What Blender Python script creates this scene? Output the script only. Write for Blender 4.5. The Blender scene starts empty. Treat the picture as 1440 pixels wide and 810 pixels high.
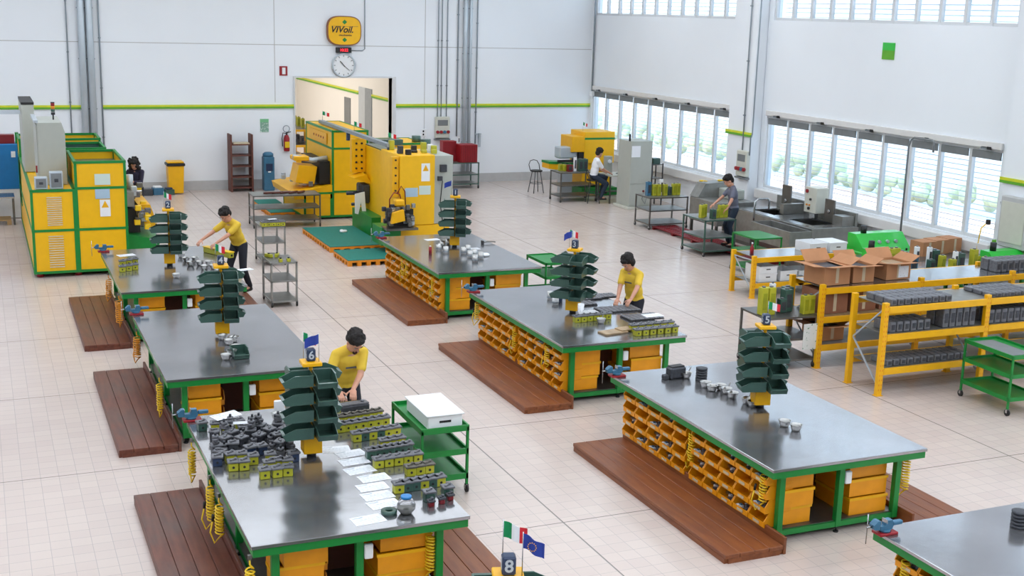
import bpy, math, random
from mathutils import Vector, Matrix
random.seed(7)
S = bpy.context.scene; COL = S.collection
PI = math.pi
V = Vector
# ------------------------------------------------------------------ camera
FPX, YAW, PITCH, ROLL, CH = 1735.9149, -0.41, 0.2197, 0.0278, 5.4364
def axes():
    cy, sy = math.cos(YAW), math.sin(YAW)
    f = V((-sy*math.cos(PITCH), cy*math.cos(PITCH), -math.sin(PITCH)))
    r = V((cy, sy, 0)); u = r.cross(f)
    return r*math.cos(ROLL)+u*math.sin(ROLL), -r*math.sin(ROLL)+u*math.cos(ROLL), f
AR, AU, AF = axes()
cd = bpy.data.cameras.new('camera'); cam = bpy.data.objects.new('camera', cd); COL.objects.link(cam)
cd.sensor_width = 36; cd.lens = FPX/1440*36; cd.clip_end = 300
M = Matrix((AR, AU, -AF)).transposed().to_4x4(); M.translation = V((0, 0, CH)); cam.matrix_world = M
S.camera = cam
def at(u, v, z=0.0):        # the point of the level plane z seen at photo pixel u, v
    d = AR*((u-720)/FPX)-AU*((v-405)/FPX)+AF
    p = V((0, 0, CH))+d*((z-CH)/d.z); return p
def aty(u, v, y):
    d = AR*((u-720)/FPX)-AU*((v-405)/FPX)+AF
    return V((0, 0, CH))+d*(y/d.y)
# ------------------------------------------------------------------ materials
MT = {}
def new_mat(name):
    m = bpy.data.materials.new(name); m.use_nodes = True; nt = m.node_tree
    return m, nt, nt.nodes['Principled BSDF']
def lin(c):
    return tuple(((x/255)/12.92 if x/255 <= .04045 else ((x/255+.055)/1.055)**2.4) for x in c)+(1,)
def pm(key, rgb, rough=.5, metal=0., var=.06, scale=6., bump=0., coat=0.):
    m, nt, b = new_mat(key); c = lin(rgb)
    tc = nt.nodes.new('ShaderNodeTexCoord'); nz = nt.nodes.new('ShaderNodeTexNoise'); nz.inputs['Scale'].default_value = scale
    nz.inputs['Detail'].default_value = 3
    rp = nt.nodes.new('ShaderNodeValToRGB')
    rp.color_ramp.elements[0].position = .3; rp.color_ramp.elements[1].position = .7
    rp.color_ramp.elements[0].color = tuple(x*(1-var) for x in c[:3])+(1,)
    rp.color_ramp.elements[1].color = tuple(min(1, x*(1+var)) for x in c[:3])+(1,)
    nt.links.new(tc.outputs['Object'], nz.inputs['Vector']); nt.links.new(nz.outputs['Fac'], rp.inputs['Fac'])
    nt.links.new(rp.outputs['Color'], b.inputs['Base Color'])
    b.inputs['Roughness'].default_value = rough; b.inputs['Metallic'].default_value = metal
    b.inputs['Coat Weight'].default_value = coat
    if bump:
        bp = nt.nodes.new('ShaderNodeBump'); bp.inputs['Strength'].default_value = bump; bp.inputs['Distance'].default_value = .01
        nt.links.new(nz.outputs['Fac'], bp.inputs['Height']); nt.links.new(bp.outputs['Normal'], b.inputs['Normal'])
    MT[key] = m; return m
def emit(key, rgb, st):
    m, nt, b = new_mat(key); b.inputs['Base Color'].default_value = lin(rgb)
    b.inputs['Emission Color'].default_value = lin(rgb); b.inputs['Emission Strength'].default_value = st; MT[key] = m
pm('wall', (239, 243, 248), .75, var=.015, scale=.6); pm('wall_warm', (238, 236, 230), .8, var=.02, scale=.5)
pm('ceil', (240, 242, 244), .8, var=.02, scale=.5); pm('plinth', (188, 188, 188), .6, var=.04)
pm('sillw', (224, 222, 220), .5, var=.02); pm('frame_w', (215, 217, 219), .4, var=.02); pm('slat', (205, 214, 222), .4, .2, var=.03)
pm('box_grey', (120, 124, 126), .5); pm('pipe', (190, 200, 208), .35, .3, var=.03); pm('pipe_dk', (140, 150, 158), .4, .3)
pm('yellow', (240, 178, 0), .42, var=.04); pm('yellow_m', (246, 188, 0), .42, var=.03); pm('green', (14, 130, 52), .4, var=.06)
pm('bin_yel', (236, 154, 6), .42, var=.06); pm('bin_grn', (58, 90, 80), .35, var=.1, coat=.2); pm('lime', (178, 176, 46), .4, var=.1)
pm('lime_dk', (150, 155, 30), .4, var=.15); pm('steel', (176, 178, 180), .22, .9, var=.08, scale=3); pm('steel_dk', (118, 116, 112), .35, .8, var=.1)
pm('steel_rough', (150, 150, 146), .42, .7, var=.12); pm('bowl', (190, 190, 188), .32, 1., var=.05)
pm('iron', (112, 113, 118), .5, .4, var=.2, scale=30); pm('iron_dk', (66, 68, 74), .5, .3, var=.2, scale=30); pm('iron_brown', (98, 94, 86), .55, .3, var=.18, scale=30)
pm('black', (24, 24, 26), .5); pm('rubber', (40, 38, 38), .7); pm('white', (238, 240, 242), .5, var=.02); pm('cream', (206, 206, 194), .45, var=.03)
pm('cab', (176, 180, 172), .45, var=.02); pm('blue', (58, 110, 140), .4, var=.1); pm('blue_dk', (34, 52, 84), .4, var=.1); pm('blue_cab', (20, 120, 186), .4, var=.05)
pm('red', (150, 20, 32), .45, var=.08); pm('maroon', (120, 14, 26), .45, var=.1); pm('teal', (20, 120, 108), .7, var=.08, scale=20); pm('orange_edge', (228, 140, 24), .5, var=.1)
pm('card', (186, 132, 92), .8, var=.08, scale=4); pm('card_dk', (150, 100, 74), .8, var=.1, scale=4); pm('tape', (206, 190, 160), .5)
pm('hose', (236, 196, 30), .4, var=.05); pm('hose_or', (226, 150, 40), .4, var=.05); pm('brown_shelf', (98, 54, 44), .6, var=.12)
pm('skin', (206, 150, 124), .5, var=.05, scale=14); pm('hair', (26, 20, 18), .8, var=.3, scale=60, bump=.6); pm('shirt_y', (228, 190, 60), .8, var=.05, bump=.15); pm('shirt_w', (236, 238, 242), .8, var=.03)
pm('shirt_g', (104, 106, 122), .8, var=.06); pm('trouser', (34, 36, 46), .8, var=.1); pm('jumper', (40, 34, 56), .85, var=.12); pm('shoe', (40, 34, 32), .6)
pm('green_br', (38, 190, 60), .35, coat=.3); pm('green_pale', (120, 190, 140), .4); pm('flag_g', (0, 140, 80), .7); pm('flag_r', (206, 30, 44), .7); pm('flag_b', (36, 60, 150), .7)
pm('strip_y', (206, 212, 40), .5); pm('strip_g', (96, 170, 40), .5); pm('grate', (96, 84, 80), .5, .5, var=.15); pm('asphalt_overlit', (196, 212, 226), .9, var=.05, scale=.3)  # yard colour near white: overexposed daylight is put into it
pm('terracotta_overlit', (236, 200, 186), .9, var=.15, scale=.4); pm('leafy_overlit', (186, 204, 176), .9, var=.3, scale=1.5); pm('wood_pal', (196, 160, 110), .7, var=.15); pm('led', (120, 20, 30), .4)  # path and hedge colours paled, with the washed-out daylight painted in
pm('screen', (60, 66, 80), .2); pm('jeans', (34, 48, 66), .8)
emit('skyl', (238, 247, 255), 3.9); emit('led_on', (255, 40, 60), 1.2)
def floor_mat():
    m, nt, b = new_mat('tiled_floor'); L = nt.links
    tc = nt.nodes.new('ShaderNodeTexCoord'); br = nt.nodes.new('ShaderNodeTexBrick')
    mp = nt.nodes.new('ShaderNodeMapping'); mp.inputs['Location'].default_value = (-.01, -.06, 0)
    L.new(tc.outputs['Object'], mp.inputs['Vector']); L.new(mp.outputs['Vector'], br.inputs['Vector'])
    br.offset = 0; br.inputs['Scale'].default_value = 1; br.inputs['Brick Width'].default_value = .2; br.inputs['Row Height'].default_value = .2
    br.inputs['Mortar Size'].default_value = .0035; br.inputs['Mortar Smooth'].default_value = .3
    br.inputs['Color1'].default_value = lin((212, 196, 187)); br.inputs['Color2'].default_value = lin((207, 190, 182)); br.inputs['Mortar'].default_value = lin((182, 172, 166))
    b2 = nt.nodes.new('ShaderNodeTexBrick'); b2.offset = 0; b2.inputs['Scale'].default_value = 1
    b2.inputs['Brick Width'].default_value = 3.2; b2.inputs['Row Height'].default_value = 3.2; b2.inputs['Mortar Size'].default_value = .008
    mp2 = nt.nodes.new('ShaderNodeMapping'); mp2.inputs['Location'].default_value = (-2.42, -1.74, 0)
    L.new(tc.outputs['Object'], mp2.inputs['Vector']); L.new(mp2.outputs['Vector'], b2.inputs['Vector'])
    mx = nt.nodes.new('ShaderNodeMix'); mx.data_type = 'RGBA'; L.new(b2.outputs['Fac'], mx.inputs['Factor'])
    L.new(br.outputs['Color'], mx.inputs['A']); mx.inputs['B'].default_value = lin((128, 120, 114))
    nz = nt.nodes.new('ShaderNodeTexNoise'); nz.inputs['Scale'].default_value = .35; nz.inputs['Detail'].default_value = 4; L.new(tc.outputs['Object'], nz.inputs['Vector'])
    r = nt.nodes.new('ShaderNodeMapRange'); r.inputs['To Min'].default_value = .93; r.inputs['To Max'].default_value = 1.05; L.new(nz.outputs['Fac'], r.inputs['Value'])
    mm = nt.nodes.new('ShaderNodeVectorMath'); mm.operation = 'SCALE'; L.new(mx.outputs['Result'], mm.inputs[0]); L.new(r.outputs['Result'], mm.inputs['Scale'])
    L.new(mm.outputs['Vector'], b.inputs['Base Color'])
    r2 = nt.nodes.new('ShaderNodeMapRange'); r2.inputs['To Min'].default_value = .16; r2.inputs['To Max'].default_value = .3; L.new(nz.outputs['Fac'], r2.inputs['Value'])
    L.new(r2.outputs['Result'], b.inputs['Roughness'])
    bp = nt.nodes.new('ShaderNodeBump'); bp.invert = True; bp.inputs['Strength'].default_value = .25; bp.inputs['Distance'].default_value = .002
    L.new(br.outputs['Fac'], bp.inputs['Height']); L.new(bp.outputs['Normal'], b.inputs['Normal']); MT['floor'] = m
floor_mat()
def top_mat():
    m, nt, b = new_mat('ground_steel_top'); L = nt.links
    tc = nt.nodes.new('ShaderNodeTexCoord'); nz = nt.nodes.new('ShaderNodeTexNoise'); nz.inputs['Scale'].default_value = 1.3; nz.inputs['Detail'].default_value = 5
    L.new(tc.outputs['Object'], nz.inputs['Vector'])
    rp = nt.nodes.new('ShaderNodeValToRGB'); rp.color_ramp.elements[0].position = .3; rp.color_ramp.elements[1].position = .75
    rp.color_ramp.elements[0].color = lin((162, 162, 165)); rp.color_ramp.elements[1].color = lin((184, 184, 188))
    L.new(nz.outputs['Fac'], rp.inputs['Fac']); L.new(rp.outputs['Color'], b.inputs['Base Color'])
    b.inputs['Metallic'].default_value = .85
    r2 = nt.nodes.new('ShaderNodeMapRange'); r2.inputs['To Min'].default_value = .1; r2.inputs['To Max'].default_value = .24; L.new(nz.outputs['Fac'], r2.inputs['Value'])
    L.new(r2.outputs['Result'], b.inputs['Roughness'])
    n2 = nt.nodes.new('ShaderNodeTexNoise'); n2.inputs['Scale'].default_value = 5; L.new(tc.outputs['Object'], n2.inputs['Vector'])
    bp = nt.nodes.new('ShaderNodeBump'); bp.inputs['Strength'].default_value = .06; bp.inputs['Distance'].default_value = .02
    L.new(n2.outputs['Fac'], bp.inputs['Height']); L.new(bp.outputs['Normal'], b.inputs['Normal']); MT['top'] = m
top_mat()
def wood_mat(key, a, b_, worn):
    m, nt, b = new_mat(key); L = nt.links
    tc = nt.nodes.new('ShaderNodeTexCoord'); mp = nt.nodes.new('ShaderNodeMapping'); mp.inputs['Scale'].default_value = (9, 1.2, 9)
    nz = nt.nodes.new('ShaderNodeTexNoise'); nz.inputs['Scale'].default_value = 2; nz.inputs['Detail'].default_value = 6
    L.new(tc.outputs['Object'], mp.inputs['Vector']); L.new(mp.outputs['Vector'], nz.inputs['Vector'])
    rp = nt.nodes.new('ShaderNodeValToRGB'); rp.color_ramp.elements[0].position = .3; rp.color_ramp.elements[1].position = .72
    rp.color_ramp.elements[0].color = lin(a); rp.color_ramp.elements[1].color = lin(b_)
    L.new(nz.outputs['Fac'], rp.inputs['Fac'])
    n2 = nt.nodes.new('ShaderNodeTexNoise'); n2.inputs['Scale'].default_value = 1.1; n2.inputs['Detail'].default_value = 4; L.new(tc.outputs['Object'], n2.inputs['Vector'])
    r = nt.nodes.new('ShaderNodeMapRange'); r.inputs['From Min'].default_value = .45; r.inputs['From Max'].default_value = .68; r.inputs['To Max'].default_value = worn; L.new(n2.outputs['Fac'], r.inputs['Value'])
    mx = nt.nodes.new('ShaderNodeMix'); mx.data_type = 'RGBA'; L.new(r.outputs['Result'], mx.inputs['Factor']); L.new(rp.outputs['Color'], mx.inputs['A']); mx.inputs['B'].default_value = lin((92, 76, 70))
    L.new(mx.outputs['Result'], b.inputs['Base Color']); b.inputs['Roughness'].default_value = .42; MT[key] = m
wood_mat('wood_dark', (92, 44, 30), (122, 66, 46), .7); wood_mat('wood_red', (118, 62, 32), (146, 84, 44), .3); wood_mat('board', (150, 124, 92), (186, 160, 124), .3)
def glass_mat():
    m = bpy.data.materials.new('window_glass'); m.use_nodes = True; nt = m.node_tree; nt.nodes.clear()
    o = nt.nodes.new('ShaderNodeOutputMaterial'); t = nt.nodes.new('ShaderNodeBsdfTransparent'); g = nt.nodes.new('ShaderNodeBsdfGlossy'); g.inputs['Roughness'].default_value = .02
    t.inputs['Color'].default_value = (.93, .97, 1, 1)
    mx = nt.nodes.new('ShaderNodeMixShader'); mx.inputs['Fac'].default_value = .07
    nt.links.new(t.outputs[0], mx.inputs[1]); nt.links.new(g.outputs[0], mx.inputs[2]); nt.links.new(mx.outputs[0], o.inputs[0]); MT['glass'] = m
    m = bpy.data.materials.new('clear_glass'); m.use_nodes = True; b = m.node_tree.nodes['Principled BSDF']; b.inputs['Transmission Weight'].default_value = 1; b.inputs['Roughness'].default_value = .03; MT['jar'] = m
glass_mat()
def print_mat(key, base, ink, sc, off=(0, 0, 0), thr=.52):     # rows of small print on paper
    m, nt, b = new_mat(key); L = nt.links
    tc = nt.nodes.new('ShaderNodeTexCoord'); w = nt.nodes.new('ShaderNodeTexWave'); w.bands_direction = 'Y'; w.inputs['Scale'].default_value = sc; L.new(tc.outputs['Object'], w.inputs['Vector'])
    nz = nt.nodes.new('ShaderNodeTexNoise'); nz.inputs['Scale'].default_value = sc*2.4; L.new(tc.outputs['Object'], nz.inputs['Vector'])
    mu = nt.nodes.new('ShaderNodeMath'); mu.operation = 'MULTIPLY'; L.new(w.outputs['Fac'], mu.inputs[0]); L.new(nz.outputs['Fac'], mu.inputs[1])
    gt = nt.nodes.new('ShaderNodeMath'); gt.operation = 'GREATER_THAN'; gt.inputs[1].default_value = thr; L.new(mu.outputs[0], gt.inputs[0])
    mx = nt.nodes.new('ShaderNodeMix'); mx.data_type = 'RGBA'; mx.inputs['A'].default_value = lin(base); mx.inputs['B'].default_value = lin(ink); L.new(gt.outputs[0], mx.inputs['Factor'])
    L.new(mx.outputs['Result'], b.inputs['Base Color']); b.inputs['Roughness'].default_value = .6; MT[key] = m
print_mat('paper', (240, 243, 248), (150, 155, 165), 14); print_mat('leaflet', (226, 230, 226), (120, 160, 130), 9, thr=.4)
print_mat('sheet_g', (206, 222, 212), (130, 170, 150), 10, thr=.35); print_mat('sheet_b', (170, 196, 214), (150, 160, 90), 7, thr=.3)
# ------------------------------------------------------------------ mesh builder
class MB:
    def __init__(s): s.v = []; s.f = []; s.m = []; s.sm = []; s.mats = []; s.T = Matrix()
    def mi(s, mat):
        if mat is None: return 0
        if mat not in s.mats: s.mats.append(mat)
        return s.mats.index(mat)
    def add(s, vs, fs, mat=None, smooth=False):
        n = len(s.v); s.v += [tuple(s.T @ V(p)) for p in vs]; k = s.mi(mat)
        for f in fs: s.f.append([i+n for i in f]); s.m.append(k); s.sm.append(smooth)
        return s
    def box(s, x0, x1, y0, y1, z0, z1, mat=None, c=0.0, top=(1, 1)):
        if x0 > x1: x0, x1 = x1, x0
        if y0 > y1: y0, y1 = y1, y0
        if z0 > z1: z0, z1 = z1, z0
        if c and top == (1, 1):
            c = min(c, (x1-x0)*.45, (y1-y0)*.45, (z1-z0)*.45)
            vs = []
            for (zz, d) in ((z0, c), (z0+c, 0), (z1-c, 0), (z1, c)):
                a, b_, e, g = x0+d, x1-d, y0+d, y1-d
                k = c if d == 0 else 0
                vs += [(a+k, e, zz), (b_-k, e, zz), (b_, e+k, zz), (b_, g-k, zz), (b_-k, g, zz), (a+k, g, zz), (a, g-k, zz), (a, e+k, zz)]
            fs = [tuple(range(7, -1, -1)), tuple(range(24, 32))]
            for r in range(3):
                for i in range(8): fs.append((r*8+i, r*8+(i+1) % 8, r*8+8+(i+1) % 8, r*8+8+i))
            return s.add(vs, fs, mat)
        mx, my = (x0+x1)/2, (y0+y1)/2; tx, ty = (x1-x0)/2*top[0], (y1-y0)/2*top[1]
        vs = [(x0, y0, z0), (x1, y0, z0), (x1, y1, z0), (x0, y1, z0), (mx-tx, my-ty, z1), (mx+tx, my-ty, z1), (mx+tx, my+ty, z1), (mx-tx, my+ty, z1)]
        return s.add(vs, [(0, 3, 2, 1), (4, 5, 6, 7), (0, 1, 5, 4), (1, 2, 6, 5), (2, 3, 7, 6), (3, 0, 4, 7)], mat)
    def bar(s, a, b, w, h=None, mat=None):          # square bar from a to b
        a, b = V(a), V(b); h = h or w; d = (b-a).normalized()
        up = V((0, 0, 1)) if abs(d.z) < .95 else V((0, 1, 0))
        x = d.cross(up).normalized()*w/2; y = x.cross(d).normalized()*h/2
        vs = [a-x-y, a+x-y, a+x+y, a-x+y, b-x-y, b+x-y, b+x+y, b-x+y]
        return s.add(vs, [(0, 3, 2, 1), (4, 5, 6, 7), (0, 1, 5, 4), (1, 2, 6, 5), (2, 3, 7, 6), (3, 0, 4, 7)], mat)
    def tube(s, pts, r, n=8, mat=None, closed=False):
        pts = [V(p) for p in pts]; rs = r if isinstance(r, (list, tuple)) else [r]*len(pts)
        N = len(pts); vs = []; x = None
        for i, p in enumerate(pts):
            if closed: d = (pts[(i+1) % N]-pts[i-1]).normalized()
            else: d = (pts[min(i+1, N-1)]-pts[max(i-1, 0)]).normalized()
            if x is None:
                up = V((0, 0, 1)) if abs(d.z) < .9 else V((1, 0, 0)); x = d.cross(up).normalized()
            else:
                x = (x-d*x.dot(d)); x = x.normalized() if x.length > 1e-6 else d.orthogonal().normalized()
            y = d.cross(x)
            for k in range(n): a = 2*PI*k/n; vs.append(p+(x*math.cos(a)+y*math.sin(a))*rs[i])
        fs = []
        for i in range(N if closed else N-1):
            j = (i+1) % N
            for k in range(n): fs.append((i*n+k, i*n+(k+1) % n, j*n+(k+1) % n, j*n+k))
        s.add(vs, fs, mat, True)
        if not closed:
            s.add(vs[:n], [tuple(range(n-1, -1, -1))], mat); s.add(vs[-n:], [tuple(range(n))], mat)
        return s
    def lathe(s, prof, n=16, c=(0, 0, 0), mat=None, axis='Z', smooth=True):
        vs = []; fs = []; N = len(prof)
        for (r, z) in prof:
            for k in range(n):
                a = 2*PI*k/n; p = (r*math.cos(a), r*math.sin(a), z)
                if axis == 'Y': p = (p[0], z, p[1])
                if axis == 'X': p = (z, p[0], p[1])
                vs.append((p[0]+c[0], p[1]+c[1], p[2]+c[2]))
        for i in range(N-1):
            for k in range(n): fs.append((i*n+k, i*n+(k+1) % n, (i+1)*n+(k+1) % n, (i+1)*n+k) if axis != 'Y' else (i*n+k, (i+1)*n+k, (i+1)*n+(k+1) % n, i*n+(k+1) % n))
        s.add(vs, fs, mat, smooth)
        if prof[0][0] > 1e-5: s.add(vs[:n], [tuple(range(n-1, -1, -1))], mat)
        if prof[-1][0] > 1e-5: s.add(vs[-n:], [tuple(range(n))], mat)
        return s
    def cyl(s, c, r, h, n=14, mat=None, axis='Z', r2=None):
        return s.lathe([(r, 0), (r if r2 is None else r2, h)], n, c, mat, axis)
    def ell(s, c, rx, ry, rz, n=12, mat=None, R=None):
        vs = []; fs = []; K = n//2+1; R = R or Matrix.Identity(3)
        for i in range(K+1):
            t = PI*i/K
            for k in range(n):
                a = 2*PI*k/n; vs.append(V(c)+R @ V((rx*math.sin(t)*math.cos(a), ry*math.sin(t)*math.sin(a), rz*math.cos(t))))
        for i in range(K):
            for k in range(n): fs.append((i*n+k, (i+1)*n+k, (i+1)*n+(k+1) % n, i*n+(k+1) % n))
        return s.add(vs, fs, mat, True)
    def prism(s, poly, a, b, mat=None, axis='Y'):    # poly of (p,q) extruded a..b along axis
        n = len(poly)
        def P(p, q, t): return {'Y': (p, t, q), 'X': (t, p, q), 'Z': (p, q, t)}[axis]
        vs = [P(p, q, a) for p, q in poly]+[P(p, q, b) for p, q in poly]
        fs = [tuple(range(n)), tuple(range(2*n-1, n-1, -1))]+[(i, i+n, (i+1) % n+n, (i+1) % n) for i in range(n)]
        return s.add(vs, fs, mat)
    def build(s, name, mat, parent=None, loc=None, rotz=0):
        me = bpy.data.meshes.new(name); me.from_pydata(s.v, [], s.f)
        mats = s.mats[:] if s.mats else []
        for i, k in enumerate(mats or [mat]): me.materials.append(MT[k or mat])
        if mats: me.polygons.foreach_set('material_index', s.m)
        me.polygons.foreach_set('use_smooth', s.sm)
        me.update()
        import bmesh
        bm = bmesh.new(); bm.from_mesh(me); bmesh.ops.remove_doubles(bm, verts=bm.verts, dist=1e-6); bmesh.ops.recalc_face_normals(bm, faces=bm.faces); bm.to_mesh(me); bm.free()
        o = bpy.data.objects.new(name, me); COL.objects.link(o)
        if parent: o.parent = parent
        if loc is not None: o.location = loc
        if rotz: o.rotation_euler = (0, 0, rotz)
        return o
KIDS = {}
def tag(o, label=None, cat=None, group=None, kind=None):
    if label:
        n = len(label.split())
        if not 4 <= n <= 16: print('LABELLEN', n, label)
        o['label'] = label
    if cat: o['category'] = cat
    if group: o['group'] = group
    if kind: o['kind'] = kind
    return o
def thing(name, label, cat, loc=(0, 0, 0), rotz=0, group=None):
    o = bpy.data.objects.new(name, None); COL.objects.link(o); o.location = loc; o.rotation_euler = (0, 0, rotz); o.empty_display_size = .1
    return tag(o, label, cat, group)
def struct(name, mb, mat, parent=None):
    o = mb.build(name, mat, parent)
    if not parent: o['kind'] = 'structure'
    return o
CHILD = {}
def kids(o):
    return [c for c in o.children]
def dup(o, loc=None, rotz=None, label=None, group=None, parent=None):
    c = o.copy(); COL.objects.link(c); c.parent = parent
    for k in list(o.children): dup(k, parent=c)
    if loc is not None: c.location = loc
    if rotz is not None: c.rotation_euler = (0, 0, rotz)
    if label: tag(c, label)
    if group: c['group'] = group
    return c
PROTO = {}
def place(key, maker, loc, rotz=0, label=None, group=None):
    """first call builds the thing, later calls copy it"""
    if key not in PROTO:
        o = maker(); PROTO[key] = o; o.location = loc; o.rotation_euler = (0, 0, rotz); tag(o, label, None, group); return o
    return dup(PROTO[key], loc, rotz, label, group)
def textmesh(name, body, size, mat, parent, loc, rot, ext=.002, shear=0, sx=1):
    cu = bpy.data.curves.new(name, 'FONT'); cu.body = body; cu.size = size; cu.extrude = ext; cu.align_x = 'CENTER'; cu.align_y = 'CENTER'; cu.shear = shear; cu.resolution_u = 3; cu.offset = size*.02
    t = bpy.data.objects.new(name+'_c', cu); COL.objects.link(t); dg = bpy.context.evaluated_depsgraph_get(); dg.update()
    me = bpy.data.meshes.new_from_object(t.evaluated_get(dg)); bpy.data.objects.remove(t)
    me.materials.clear(); me.materials.append(MT[mat]); o = bpy.data.objects.new(name, me); COL.objects.link(o); o.parent = parent; o.location = loc; o.rotation_euler = rot; o.scale = (sx, 1, 1)
    return o
ORD = ['first', 'second', 'third', 'fourth', 'fifth', 'sixth', 'seventh', 'eighth', 'ninth', 'tenth']
# ================================================================== the hall
XW, YW, ZC, X0, Y0 = 18.85, 37.3, 8.3, -7.0, -5.0
DX0, DX1, DZ = 8.86, 11.93, 3.33
struct('floor', MB().box(X0, XW+.3, Y0, YW+16, -.1, 0), 'floor')
# back wall with the doorway; panel joints are thin grooves
mb = MB(); mb.box(X0, DX0, YW, YW+.3, 0, ZC); mb.box(DX1, XW+.3, YW, YW+.3, 0, ZC); mb.box(DX0, DX1, YW, YW+.3, DZ, ZC)
struct('wall_back', mb, 'wall')
mb = MB()
for z in (4.29, 6.9): mb.box(X0, XW, YW-.004, YW+.01, z, z+.02)
for x in (-2.5, 8.25, 13.0): mb.box(x, x+.02, YW-.005, YW+.01, 2.6 if x == 8.25 else 0, ZC)
struct('trim_1', mb, 'plinth')
mb = MB(); mb.box(X0, DX0-.1, YW-.03, YW, 0, .28); mb.box(DX1+.12, XW, YW-.03, YW, 0, .28); struct('baseboard_back', mb, 'plinth')
def stripe(name, segs):
    a = MB()
    for (x0, x1, y0, y1) in segs: a.box(x0, x1, y0, y1, 2.475, 2.53, 'strip_y'); a.box(x0, x1, y0, y1, 2.42, 2.475, 'strip_g')
    return struct(name, a, 'strip_y')
stripe('trim_2', [(X0, 2.7, YW-.05, YW), (3.3, DX0-.02, YW-.05, YW), (DX1+.02, 14.2, YW-.05, YW), (14.55, XW, YW-.05, YW)])
# doorway lining
mb = MB(); mb.box(DX0-.04, DX0, YW-.06, YW+.36, 0, DZ+.04); mb.box(DX1, DX1+.12, YW-.06, YW+.36, 0, DZ+.04); mb.box(DX0, DX1, YW-.06, YW+.36, DZ, DZ+.05)
struct('door_1', mb, 'frame_w')
# hall beyond the doorway
mb = MB(); mb.box(12.6, 12.9, YW+.3, 41.6, 0, 5); mb.box(12.6, 12.9, 43.2, 53, 0, 5); mb.box(12.6, 12.9, 41.6, 43.2, 2.7, 5); struct('wall_annex_right', mb, 'wall_warm')
struct('wall_annex_back', MB().box(2, 12.6, 52.6, 52.9, 0, 5), 'wall_warm'); struct('wall_annex_left', MB().box(1.8, 2, YW+.3, 52.9, 0, 5), 'wall_warm')
struct('ceiling_annex', MB().box(1.8, 12.9, YW+.3, 52.9, 5, 5.1), 'ceil')
a = MB()
for (y0, y1) in ((YW+.3, 41.6), (43.2, 52.6)): a.box(12.56, 12.6, y0, y1, 2.475, 2.53, 'strip_y'); a.box(12.56, 12.6, y0, y1, 2.42, 2.475, 'strip_g')
struct('trim_3', a, 'strip_y')
def adoor(n, y0, y1, z1, mat='box_grey'):
    d = struct('door_%d' % n, MB().box(12.57, 12.62, y0, y1, 0, z1, c=.01), mat)
    MB().box(12.53, 12.57, y1-.16, y1-.12, 1.0, 1.14, c=.01).build('door_handle', 'black', d)
adoor(2, 38.0, 38.9, 2.1); adoor(3, 41.6, 42.4, 2.7, 'pipe_dk'); adoor(4, 42.4, 43.2, 2.7, 'pipe'); adoor(5, 44.3, 45.1, 2.2)
# left wall, front wall, ceiling with skylights
struct('wall_left', MB().box(X0-.3, X0, Y0, YW, 0, ZC), 'wall'); struct('wall_front', MB().box(X0, XW, Y0-.3, Y0, 0, ZC), 'wall')
SK = [(-2.5, -1.0)]+[(y, y+1.6) for y in (2.5, 8.3, 14.1, 19.9, 25.7, 31.5)]
mb = MB(); yy = Y0
for (a0, a1) in SK: mb.box(X0, XW, yy, a0, ZC, ZC+.2); mb.box(X0, X0+1, a0, a1, ZC, ZC+.2); mb.box(XW-1, XW, a0, a1, ZC, ZC+.2); yy = a1
mb.box(X0, XW, yy, YW, ZC, ZC+.2); struct('ceiling', mb, 'ceil')
for i, (a0, a1) in enumerate(SK):
    struct('window_%d' % (i+11), MB().box(X0+1, XW-1, a0, a1, ZC+.08, ZC+.12), 'skyl')
# right wall: piers, sills, two rows of windows
BAYS = [(-9.9*k+28.65, -9.9*k+37.1) for k in range(0, 5)]
BAYS = [(a0+(.1 if k else 0), b0-(.15 if k else 0)) for k, (a0, b0) in enumerate(BAYS)]
Z1, Z2, Z3, Z4 = 1.12, 2.98, 5.42, 7.4
mb = MB(); mb.box(XW, XW+.25, Y0, YW, 0, Z1); mb.box(XW, XW+.25, Y0, YW, Z2, Z3); mb.box(XW, XW+.25, Y0, YW, Z4, ZC)
edges = [YW]
for a0, b0 in BAYS: edges += [b0, a0]
edges.append(Y0)
for i in range(0, len(edges), 2):
    mb.box(XW, XW+.25, edges[i+1], edges[i], Z1, Z2); mb.box(XW, XW+.25, edges[i+1], edges[i], Z3, Z4)
struct('wall_right', mb, 'wall')
for k in range(1, 5):
    yc = 37.1-9.9*k+.62
    p = struct('pillar', MB().box(XW-.32, XW, yc-.56, yc+.56, 0, ZC, c=.03), 'wall')
    a = MB(); a.box(XW-.36, XW-.3, yc-.6, yc+.6, 2.475, 2.53, 'strip_y'); a.box(XW-.36, XW-.3, yc-.6, yc+.6, 2.42, 2.475, 'strip_g'); a.build('stripe', 'strip_y', p)
for k, (a0, b0) in enumerate(BAYS[:2]):
    struct('trim_%d' % (4+k), MB().box(XW-.22, XW, a0-.1, b0+.05, .86, 1.1, c=.02), 'sillw')
    struct('trim_%d' % (8+k), MB().box(XW-.06, XW, a0, b0, Z2+.02, Z2+.16, c=.01), 'sillw')
wn = 0
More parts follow.
